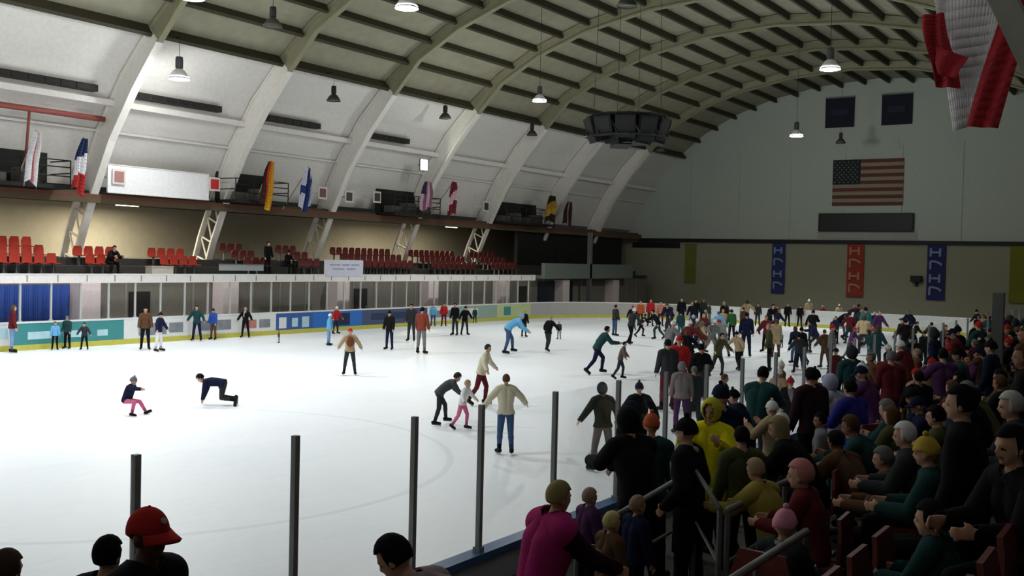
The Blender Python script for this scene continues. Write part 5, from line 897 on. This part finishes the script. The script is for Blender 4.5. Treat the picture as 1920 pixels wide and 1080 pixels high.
# ================= PEOPLE =================
def rotx(a): return Matrix.Rotation(a, 3, 'X')
def deg(a): return math.radians(a)
def skeleton(lean=4, bend=0, hl=(0,0,4), hr=(0,0,4), al=(5,12,12), ar=(5,12,12), head=0, turn=0, sit=False):
    """hl/hr: thigh forward deg, knee bend deg, leg out deg. al/ar: arm forward, arm out, elbow bend deg. returns joints"""
    J = {}; L = deg(lean)
    hip = Vector((0, 0, 0)); up = Vector((0, math.sin(L), math.cos(L))); up2 = Vector((0, math.sin(L+deg(bend)), math.cos(L+deg(bend))))
    J['hip'] = hip; J['waist'] = hip + up*.17; J['chest'] = J['waist'] + up2*.22; J['neck'] = J['chest'] + up2*.16
    hd = L + deg(bend) - deg(head); hu = Vector((0, math.sin(hd), math.cos(hd))); J['hu'] = hu; J['headb'] = J['neck'] + (up2+hu).normalized()*.07; J['head'] = J['headb'] + hu*.115 + Vector((0, .015, 0)); J['ha'] = hd; J['turn'] = deg(turn)
    for s, h, a, n in ((-1, hl, al, 'L'), (1, hr, ar, 'R')):
        p = hip + Vector((s*.095, 0, -.03)); J['hip'+n] = p
        th, kn, ab = deg(h[0]), deg(h[1]), deg(h[2])
        d = Vector((s*math.sin(ab), math.sin(th)*math.cos(ab), -math.cos(th)*math.cos(ab))); k = p + d*.42; J['knee'+n] = k
        d2 = Vector((s*math.sin(ab)*.8, math.sin(th-kn)*math.cos(ab), -math.cos(th-kn)*math.cos(ab))).normalized(); an = k + d2*.41; J['ank'+n] = an
        fd = Vector((s*.15, math.cos(th-kn), math.sin(th-kn)*.9)).normalized() if abs(th-kn) > .35 else Vector((s*.2, 1, -.12)).normalized()
        J['toe'+n] = an + fd*.17 - (d2*-.04 if 1 else 0)*1
        J['heel'+n] = an - fd*.045 + d2*.035
        sh = J['chest'] + up2*.11 + Vector((s*.175, 0, 0)); J['sh'+n] = sh
        fw, ab, el = deg(a[0]), deg(a[1]), deg(a[2]); inw = deg(a[3]) if len(a) > 3 else 0
        u = Vector((s*math.sin(ab), math.sin(fw)*math.cos(ab), -math.cos(fw)*math.cos(ab))); e = sh + u*.28; J['elb'+n] = e
        f2 = fw + el; u2 = Vector((s*math.sin(ab)*.7 - s*math.sin(inw), math.sin(f2)*math.cos(ab*.7), -math.cos(f2)*math.cos(ab*.7))).normalized(); wr = e + u2*.245; J['wr'+n] = wr; J['hd'+n] = u2
    return J
def eval_mods(me, mods):
    o = bpy.data.objects.new('tmp', me); COL.objects.link(o)
    for t, kw in mods:
        m = o.modifiers.new(t, t)
        for k, v in kw.items(): setattr(m, k, v)
    dg = bpy.context.evaluated_depsgraph_get(); r = bpy.data.meshes.new_from_object(o.evaluated_get(dg)); bpy.data.objects.remove(o); return r
class Body: pass
def frame(d, ref=Vector((0, 0, 1))):
    d = d.normalized(); a = d.cross(ref); a = a.normalized() if a.length > .05 else Vector((1, 0, 0)); return a, d, a.cross(d)
def make_body(J, vox=.0115, child=False):
    prim = []   # (p0, p1, r0, r1, tag, scale)
    hs = 1.22 if child else 1.0
    def cap(a, b, r0, r1, t): prim.append((Vector(a), Vector(b), r0, r1, t))
    x = Vector((1, 0, 0))
    cap(J['hip']-x*.055, J['hip']+x*.055, .105, .105, 'pelvis'); cap(J['hip']-x*.05, J['waist']-x*.045, .1, .092, 'belly'); cap(J['hip']+x*.05, J['waist']+x*.045, .1, .092, 'belly')
    cap(J['waist']-x*.045, J['chest']-x*.07, .092, .105, 'torso'); cap(J['waist']+x*.045, J['chest']+x*.07, .092, .105, 'torso'); cap(J['chest']-x*.07, J['neck']-x*.05-(J['neck']-J['chest'])*.35, .105, .07, 'torso'); cap(J['chest']+x*.07, J['neck']+x*.05-(J['neck']-J['chest'])*.35, .105, .07, 'torso')
    cap(J['neck']-x*.02, J['shL'], .06, .062, 'torso'); cap(J['neck']+x*.02, J['shR'], .06, .062, 'torso'); cap(J['neck'], J['headb'], .058, .052, 'neck')
    for n in 'LR':
        s = -1 if n == 'L' else 1
        cap(J['hip'+n], J['knee'+n], .086, .06, 'leg'); cap(J['knee'+n], J['ank'+n], .058, .04, 'leg'); 
        km = J['knee'+n].lerp(J['ank'+n], .28); cap(km, J['knee'+n].lerp(J['ank'+n], .5), .06, .05, 'leg')
        cap(J['heel'+n], J['toe'+n], .042, .034, 'foot'+n); cap(J['ank'+n], J['heel'+n].lerp(J['toe'+n], .35), .042, .042, 'foot'+n)
        cap(J['sh'+n], J['elb'+n], .058, .044, 'arm'); cap(J['elb'+n], J['wr'+n], .043, .028, 'arm')
        d = J['hd'+n]; side, _, up = frame(d, Vector((s, 0.3, 0))); 
        w0 = J['wr'+n]; cap(w0 + side*.018, w0 + d*.07 + side*.026, .017, .015, 'hand'); cap(w0 - side*.018, w0 + d*.07 - side*.026, .017, .015, 'hand'); cap(w0, w0 + d*.075, .018, .015, 'hand')
        for k in range(4):
            f0 = w0 + d*.08 + side*(.031 - .0207*k); ln = (.036, .042, .04, .03)[k]; f1 = f0 + d*ln + side*(.004-.003*k); f2 = f1 + (d*.7 - up*.7)*ln*.8
            cap(f0 - d*.01, f1, .0092, .0088, 'hand'); cap(f1, f2, .0088, .008, 'hand')
        t0 = w0 + side*.03 + d*.02; t1 = t0 + (side*.8 + d*.6)*.035; cap(t0, t1, .012, .010, 'hand'); cap(t1, t1 + (d*.9 + side*.2 - up*.3)*.03, .010, .009, 'hand')
    bm = bmesh.new()
    def ell(c, rad, M=Matrix.Identity(3), sub=3):
        bmesh.ops.create_icosphere(bm, subdivisions=sub, radius=1, matrix=Matrix.Translation(c) @ (M @ Matrix.Diagonal(rad)).to_4x4())
    for a, b, r0, r1, t in prim:
        d = b - a; sub = 2
        ell(a, (r0,)*3, sub=sub); ell(b, (r1,)*3, sub=sub)
        q = d.to_track_quat('Z', 'Y').to_matrix().to_4x4()
        bmesh.ops.create_cone(bm, cap_ends=True, segments=14, radius1=r0, radius2=r1, depth=d.length, matrix=Matrix.Translation((a+b)/2) @ q)
    # head
    HM = Matrix.Rotation(J['turn'], 3, 'Z') @ rotx(-J['ha']) if True else None
    hc = J['head']; H = lambda v: hc + HM @ (Vector(v)*hs)
    ell(hc + HM @ Vector((0, -.012, .012))*hs, tuple(hs*r for r in (.074, .09, .1)), HM)          # skull
    ell(H((0, .012, -.045)), tuple(hs*r for r in (.056, .068, .07)), HM)                            # face and jaw
    ell(H((0, .055, -.09)), tuple(hs*r for r in (.024, .022, .02)), HM, 2)                          # chin
    ell(H((0, .088, -.022)), tuple(hs*r for r in (.011, .016, .026)), HM, 2)                        # nose
    ell(H((0, .075, -.06)), tuple(hs*r for r in (.024, .012, .012)), HM, 2)                         # mouth
    ell(H((0, .07, .018)), tuple(hs*r for r in (.05, .016, .012)), HM, 2)                           # brow
    for s in (-1, 1): ell(H((s*.076, -.012, -.02)), tuple(hs*r for r in (.013, .022, .034)), HM, 2)   # ears
    me = bpy.data.meshes.new('raw'); bm.to_mesh(me); bm.free()
    r = eval_mods(me, [('REMESH', dict(mode='VOXEL', voxel_size=vox, use_smooth_shade=True)), ('SMOOTH', dict(factor=.5, iterations=2))])
    n = len(r.vertices); V = np.empty(n*3); r.vertices.foreach_get('co', V); V = V.reshape(-1, 3)
    zmin = V[:, 2].min(); V[:, 2] -= zmin; r.vertices.foreach_set('co', V.ravel())
    B = Body(); B.me = r; B.V = V; B.top = V[:, 2].max(); B.J = J; off = Vector((0, 0, -zmin)); B.off = off; B.HM = HM; B.hc = hc + off; B.hs = hs; B.child = child
    prim = [(a+off, b+off, r0, r1, t) for a, b, r0, r1, t in prim]; prim.append((B.hc + HM @ Vector((0,0,-.04))*hs, B.hc + HM @ Vector((0,0,.01))*hs, .085*hs, .095*hs, 'head'))
    best = np.full(n, 1e9); ti = np.zeros(n, int); names = []
    for a, b, r0, r1, t in prim:
        if t not in names: names.append(t)
        A = np.array(a); D = np.array(b-a); ll = max(D @ D, 1e-9); u = np.clip(((V-A) @ D)/ll, 0, 1); dd = np.linalg.norm(V - (A+u[:, None]*D), axis=1) - (r0+(r1-r0)*u)
        k = dd < best; best[k] = dd[k]; ti[k] = names.index(t)
    B.names = names; B.ti = ti
    nrm = np.empty(n*3); r.vertices.foreach_get('normal', nrm); B.N = nrm.reshape(-1, 3)
    lt = np.empty(len(r.loops), int); r.loops.foreach_get('vertex_index', lt); ls = np.empty(len(r.polygons), int); r.polygons.foreach_get('loop_start', ls); lc = np.empty(len(r.polygons), int); r.polygons.foreach_get('loop_total', lc)
    B.polys = [tuple(lt[s:s+c]) for s, c in zip(ls, lc)]
    # eyes and lips as material slots of the same continuous skin
    r.materials.clear(); r.materials.append(None); r.materials.append(mat('eye_dark', (30, 24, 22), .3)); r.materials.append(mat('lip_tone', (150, 82, 74), .6))
    inv = np.array(HM.transposed()); loc = ((V - np.array(B.hc)) @ inv.T)/hs
    pc = np.array([loc[list(p)].mean(0) for p in B.polys]); mi = np.zeros(len(B.polys), int)
    eye = (np.abs(np.abs(pc[:, 0]) - .03) < .012) & (np.abs(pc[:, 2]+.008) < .008) & (pc[:, 1] > .04); lip = (np.abs(pc[:, 0]) < .024) & (np.abs(pc[:, 2]+.062) < .008) & (pc[:, 1] > .05)
    mi[eye] = 1; mi[lip] = 2; r.polygons.foreach_set('material_index', mi); r.polygons.foreach_set('use_smooth', [True]*len(B.polys)); r.update()
    return B
def shell_of(B, tags, off, name, cond=None, flare=None):
    ids = [B.names.index(t) for t in tags if t in B.names]; vm = np.isin(B.ti, ids)
    if cond is not None: vm = vm | cond(B)
    fs = [p for p in B.polys if vm[list(p)].any()]
    used = sorted({v for p in fs for v in p}); mp = {v: i for i, v in enumerate(used)}
    o = off(B, used) if callable(off) else off
    P = B.V[used] + B.N[used]*(o[:, None] if isinstance(o, np.ndarray) else o)
    me = bpy.data.meshes.new(name); me.from_pydata([tuple(p) for p in P], [], [tuple(mp[v] for v in p) for p in fs])
    me.polygons.foreach_set('use_smooth', [True]*len(fs)); me.materials.append(None); me.update(); return me
def smooth_mesh(me, it=6):
    m = eval_mods(me, [('SMOOTH', dict(factor=.5, iterations=it)), ('SOLIDIFY', dict(thickness=.012, offset=-1))]); return m
GEAR = {}
def gear_mesh(B, kind):
    """hair, hats and hoods fitted to the head of body B"""
    bm = bmesh.new(); HM, hs = B.HM, B.hs
    bmesh.ops.create_uvsphere(bm, u_segments=28, v_segments=20, radius=1)
    def keep(f): bmesh.ops.delete(bm, geom=[x for x in bm.faces if not f(x.calc_center_median())], context='FACES')
    rad = {'hair': (.088, .104, .112), 'long': (.09, .108, .114), 'knit': (.09, .106, .12), 'hood': (.112, .125, .14), 'helmet': (.1, .122, .125), 'cap': (.09, .108, .115), 'curly': (.115, .13, .13), 'bald': (.078, .092, .102)}[kind]
    if kind == 'hair': keep(lambda c: (c.y < .25 and c.z > -.62) or c.z > .42)
    elif kind in ('long', 'curly'): keep(lambda c: (c.y < .3) or c.z > .45)
    elif kind == 'knit': keep(lambda c: c.z > .02 or (c.y < -.1 and c.z > -.25))
    elif kind == 'hood': keep(lambda c: not (c.y > .45 and (c.x/.75)**2 + ((c.z+.08)/.8)**2 < .75))
    elif kind == 'helmet': keep(lambda c: c.z > -.12 or (c.y < .2 and c.z > -.5))
    elif kind == 'cap': keep(lambda c: c.z > 0.0 or (c.y < -.2 and c.z > -.18))
    elif kind == 'bald': keep(lambda c: c.z > -.3 and c.z < .15 and c.y < .1)
    rnd = random.Random(5)
    for v in bm.verts:
        if kind == 'long' and v.co.z < -.1: 
            t = -v.co.z - .1; v.co.z -= t*1.5; v.co.x *= 1 + .15*t; v.co.y = v.co.y*(1-.2*t) - .1*t
        if kind in ('curly',): v.co *= 1 + .09*math.sin(v.co.x*13+2)*math.sin(v.co.y*11)*math.sin(v.co.z*12+1)
        if kind == 'hair': v.co *= 1 + .02*math.sin(v.co.x*30)*math.sin(v.co.z*22)
        if kind == 'knit' and v.co.z < .2: v.co.x *= 1.05; v.co.y *= 1.05
        v.co = Vector((v.co.x*rad[0], v.co.y*rad[1] - .014, v.co.z*rad[2] + .014))
    if kind == 'cap':
        vs = []; n = 12
        for j in range(5):
            row = []
            for i in range(n+1):
                a = PI*(i/n)*.72 + PI*.14; rr = 1 + .19*j*math.sin(a)**.6
                row.append(bm.verts.new((math.cos(a)*.09*(1+.02*j), math.sin(a)*.104*rr - .014 + .0, .016 - .006*j - .02*(math.cos(a)**2)*j*.3)))
            vs.append(row)
        for j in range(4):
            for i in range(n): bm.faces.new((vs[j][i], vs[j][i+1], vs[j+1][i+1], vs[j+1][i]))
        bmesh.ops.create_icosphere(bm, subdivisions=1, radius=.008, matrix=Matrix.Translation((0, -.014, .13)))
    if kind == 'knit':
        bmesh.ops.create_icosphere(bm, subdivisions=2, radius=.026, matrix=Matrix.Translation((0, -.02, .148)))
    bm.verts.ensure_lookup_table()
    for v in bm.verts: v.co = B.hc + HM @ (v.co*hs)
    me = bpy.data.meshes.new(kind); bm.to_mesh(me); bm.free()
    me = eval_mods(me, [('SOLIDIFY', dict(thickness=.012 if kind != 'bald' else .004, offset=-1))])
    me.polygons.foreach_set('use_smooth', [True]*len(me.polygons)); me.materials.clear(); me.materials.append(None); me.update(); return me
def foot_mesh(B, n, skate):
    me = shell_of(B, ['foot'+n], .012, 'boot', cond=lambda B: (np.linalg.norm(B.V - np.array(B.J['ank'+n]+B.off), axis=1) < (.13 if skate else .1)) & np.isin(B.ti, [B.names.index('leg')]))
    if skate:
        b = MB(); J = B.J; a, t = J['heel'+n]+B.off, J['toe'+n]+B.off; dn = (J['ank'+n]-J['knee'+n]).normalized(); fd = (t-a).normalized(); dn = (dn - fd*dn.dot(fd)).normalized(); sd = fd.cross(dn)
        p = [a - fd*.03 + dn*.035, t + fd*.04 + dn*.03, t + fd*.05 + dn*.065, a - fd*.03 + dn*.075]
        m = mat('skate_blade_steel', (150, 152, 156), .3, .6)
        A = [q + sd*.004 for q in p]; C = [q - sd*.004 for q in p]; b.face(A, m); b.face(C[::-1], m)
        for i in range(4): b.face([A[i], C[i], C[(i+1)%4], A[(i+1)%4]], m)
        return me, b.mesh('blade')
    return me, None
POSES = {
 'stand': dict(hl=(2,4,4), hr=(0,3,5), al=(6,10,14), ar=(4,12,10)),
 'wide': dict(hl=(4,8,9), hr=(0,6,9), al=(10,34,20), ar=(6,36,16), lean=6),
 'pockets': dict(hl=(3,4,5), hr=(-2,3,5), al=(-12,22,55,25), ar=(-12,22,55,25)),
 'rail': dict(lean=14, bend=10, head=10, hl=(6,10,4), hr=(-4,6,5), al=(48,10,38,10), ar=(44,10,42,10)),
 'photo': dict(lean=2, hl=(2,4,4), hr=(0,3,5), al=(40,22,88,35), ar=(40,22,88,35), head=-2),
 'crossed': dict(lean=3, hl=(2,4,5), hr=(0,3,4), al=(22,14,80,60), ar=(22,14,80,60)),
 'stride': dict(lean=28, bend=8, head=26, hl=(42,46,5), hr=(-22,22,12), al=(-35,22,40), ar=(38,16,50)),
 'glide': dict(lean=12, bend=6, head=10, hl=(20,26,6), hr=(-12,20,8), al=(14,44,24), ar=(12,48,18)),
 'arms_out': dict(lean=6, hl=(6,8,3), hr=(-2,8,3), al=(8,42,14), ar=(18,46,24), head=6),
 'bent': dict(lean=42, bend=16, head=22, hl=(34,28,6), hr=(-6,14,9), al=(38,8,20), ar=(30,10,26)),
 'deep': dict(lean=60, bend=18, head=34, hl=(52,40,6), hr=(6,24,14), al=(40,12,14), ar=(20,14,16)),
 'kneel': dict(lean=80, bend=8, head=36, hl=(2,86,4), hr=(12,98,6), al=(6,8,2), ar=(16,8,4)),
 'fallen': dict(lean=14, bend=12, head=8, hl=(86,58,14), hr=(92,100,10), al=(-30,26,8), ar=(86,10,4)),
 'reach': dict(lean=9, bend=6, head=6, hl=(6,8,4), hr=(-3,5,5), al=(52,10,14,6), ar=(46,10,20,6)),
 'sit': dict(lean=6, bend=10, head=8, hl=(84,86,7), hr=(80,84,7), al=(28,10,62,22), ar=(28,10,62,22)),
 'sitfwd': dict(lean=24, bend=16, head=26, hl=(84,90,9), hr=(84,84,9), al=(36,14,66,18), ar=(36,14,66,18)),
}
BODIES = {}
def body(pose, child):
    k = (pose, child)
    if k not in BODIES:
        B = make_body(skeleton(**POSES[pose]), .0125, child); B.parts = {}; BODIES[k] = B
    return BODIES[k]
def part_mesh(B, what, *a):
    k = (what,) + a
    if k in B.parts: return B.parts[k]
    if what == 'jacket':
        L_ = a[0]
        def cond(B):
            d = B.V - np.array(B.J['hip'] + B.off); up = np.array(B.J['waist']-B.J['hip']); up = up/np.linalg.norm(up); h = d @ up
            lim = {'short': -.05, 'long': -.34}[L_]; return (h > lim) & (h < .12) & ((np.linalg.norm(d, axis=1) < .19) | (L_ == 'long')) & np.isin(B.ti, [B.names.index(t) for t in ('pelvis', 'belly', 'leg')])
        me = smooth_mesh(shell_of(B, ['torso', 'arm', 'belly'], .036, 'jacket', cond), 5)
    elif what == 'vest': me = smooth_mesh(shell_of(B, ['torso', 'belly'], .062, 'vest', lambda B: np.isin(B.ti, [B.names.index('pelvis')])), 6)
    elif what == 'trousers': me = shell_of(B, ['pelvis', 'leg'], .012, 'trousers')
    elif what == 'boot': me = foot_mesh(B, a[0], a[1])
    elif what == 'gear': me = gear_mesh(B, a[0])
    elif what == 'glove': me = None
    elif what == 'scarf':
        b = MB(); c = B.J['neck'] + B.off + (B.J['headb']-B.J['neck'])*.3; k_ = MB()
        pts = [(c.x+.075*math.cos(t), c.y+.08*math.sin(t)+.01, c.z+.01*math.sin(2*t)) for t in np.linspace(0, 2*PI, 17)]; b.tube(pts, .035, M_white, 8); b.tube([(c.x+.04, c.y+.09, c.z), (c.x+.05, c.y+.16, c.z-.16), (c.x+.05, c.y+.15, c.z-.3)], .03, M_white, 6)
        me = b.mesh('scarf', True); me.materials.clear(); me.materials.append(None)
    elif what == 'emblem':
        bm = bmesh.new(); bmesh.ops.create_icosphere(bm, subdivisions=2, radius=1, matrix=(Matrix.Translation(B.hc) @ (B.HM*B.hs).to_4x4() @ Matrix.Translation((0, .076, .078)) @ Matrix.Rotation(.7, 4, 'X') @ Matrix.Diagonal((.02, .006, .017, 1)))); me = bpy.data.meshes.new('emblem'); bm.to_mesh(me); bm.free(); me.materials.append(None)
    elif what == 'pack':
        b = MB(); c = B.J['chest'] + B.off; up = (B.J['chest']-B.J['waist']).normalized(); bk = Vector((0, -up.z, up.y)); M4 = Matrix.Translation(c + bk*.19 - up*.06) @ Matrix(((1,0,0),(0,-bk.y,up.y),(0,-bk.z,up.z))).to_4x4()
        bm = bmesh.new(); bmesh.ops.create_icosphere(bm, subdivisions=3, radius=1, matrix=M4 @ Matrix.Diagonal((.15,.09,.21,1))); me = bpy.data.meshes.new('pack'); bm.to_mesh(me); bm.free(); me.polygons.foreach_set('use_smooth', [True]*len(me.polygons)); me.materials.append(None)
    B.parts[k] = me; return me
SKINS = [mat('skin_light', (206, 160, 136), .6), mat('skin_mid', (168, 120, 94), .6), mat('skin_brown', (104, 70, 54), .6)]
def cloth(rgb): return mat('cloth_%d_%d_%d' % tuple(rgb), rgb, .92, var=.22, scale=5, bump=.15, spec=.12)
GN = {'hair': 'hair', 'long': 'hair', 'curly': 'hair', 'knit': 'knit_cap', 'hood': 'hood', 'helmet': 'helmet', 'cap': 'cap', 'bald': 'hair'}
PCOUNT = 0
def person(x, y, z, top, pose, rz, jac, tro, gear, gcol, label, group=None, child=False, skate=False, jl='short', skin=0, boot=(34, 32, 32), extra=None, headat=False):
    global PCOUNT; PCOUNT += 1
    B = body(pose, child); s = top / B.top
    o = bpy.data.objects.new('person', B.me); COL.objects.link(o)
    sk = part_mesh(B, 'boot', 'L', skate)
    lift = .045*s if skate and pose not in ('kneel', 'fallen') else 0
    if headat:      # x, y say where the head is: step the body back from it
        hx, hy = B.hc.x*s, B.hc.y*s; x -= hx*math.cos(rz) - hy*math.sin(rz); y -= hx*math.sin(rz) + hy*math.cos(rz)
    o.location = (x, y, z + lift); o.rotation_euler.z = rz; o.scale = (s, s, s)
    def setm(q, m): q.material_slots[0].link = 'OBJECT'; q.material_slots[0].material = m
    setm(o, SKINS[skin]); tag(o, label, 'person', group)
    def ch(name, me, col):
        q = bpy.data.objects.new(name, me); COL.objects.link(q); q.parent = o; setm(q, cloth(col)); return q
    ch('jacket', part_mesh(B, 'jacket', jl), jac); ch('trousers', part_mesh(B, 'trousers'), tro)
    for n in 'LR':
        m1, m2 = part_mesh(B, 'boot', n, skate); f = ch('skate' if skate else 'boot', m1, boot)
        if m2: q = bpy.data.objects.new('blade', m2); COL.objects.link(q); q.parent = f
    if gear != 'none': ch(GN[gear], part_mesh(B, 'gear', gear), gcol)
    for e in (extra or []):
        ch({'scarf': 'scarf', 'pack': 'backpack', 'vest': 'vest', 'emblem': 'cap_emblem', 'under': 'hair'}[e[0]], part_mesh(B, e[0]) if e[0] != 'under' else part_mesh(B, 'gear', e[2]), e[1])
    return o
SITHY = {p: body(p, False).hc.y/body(p, False).top for p in ('sit', 'sitfwd')}
for P_ in PEOPLE:
    if P_[4].startswith('sit') and P_[11].get('headat', 1) and P_[0] > -5:
        place_seat(1, P_[0] - (SITHY[P_[4]]*P_[3])*-math.sin(P_[5]), P_[1] - (SITHY[P_[4]]*P_[3])*math.cos(P_[5]), P_[2], P_[5] + PI/2, 'dark red seat under a sitting spectator of the near stand', 'occupied dark red seats of the near stand')
    person(*P_[:11], **P_[11])
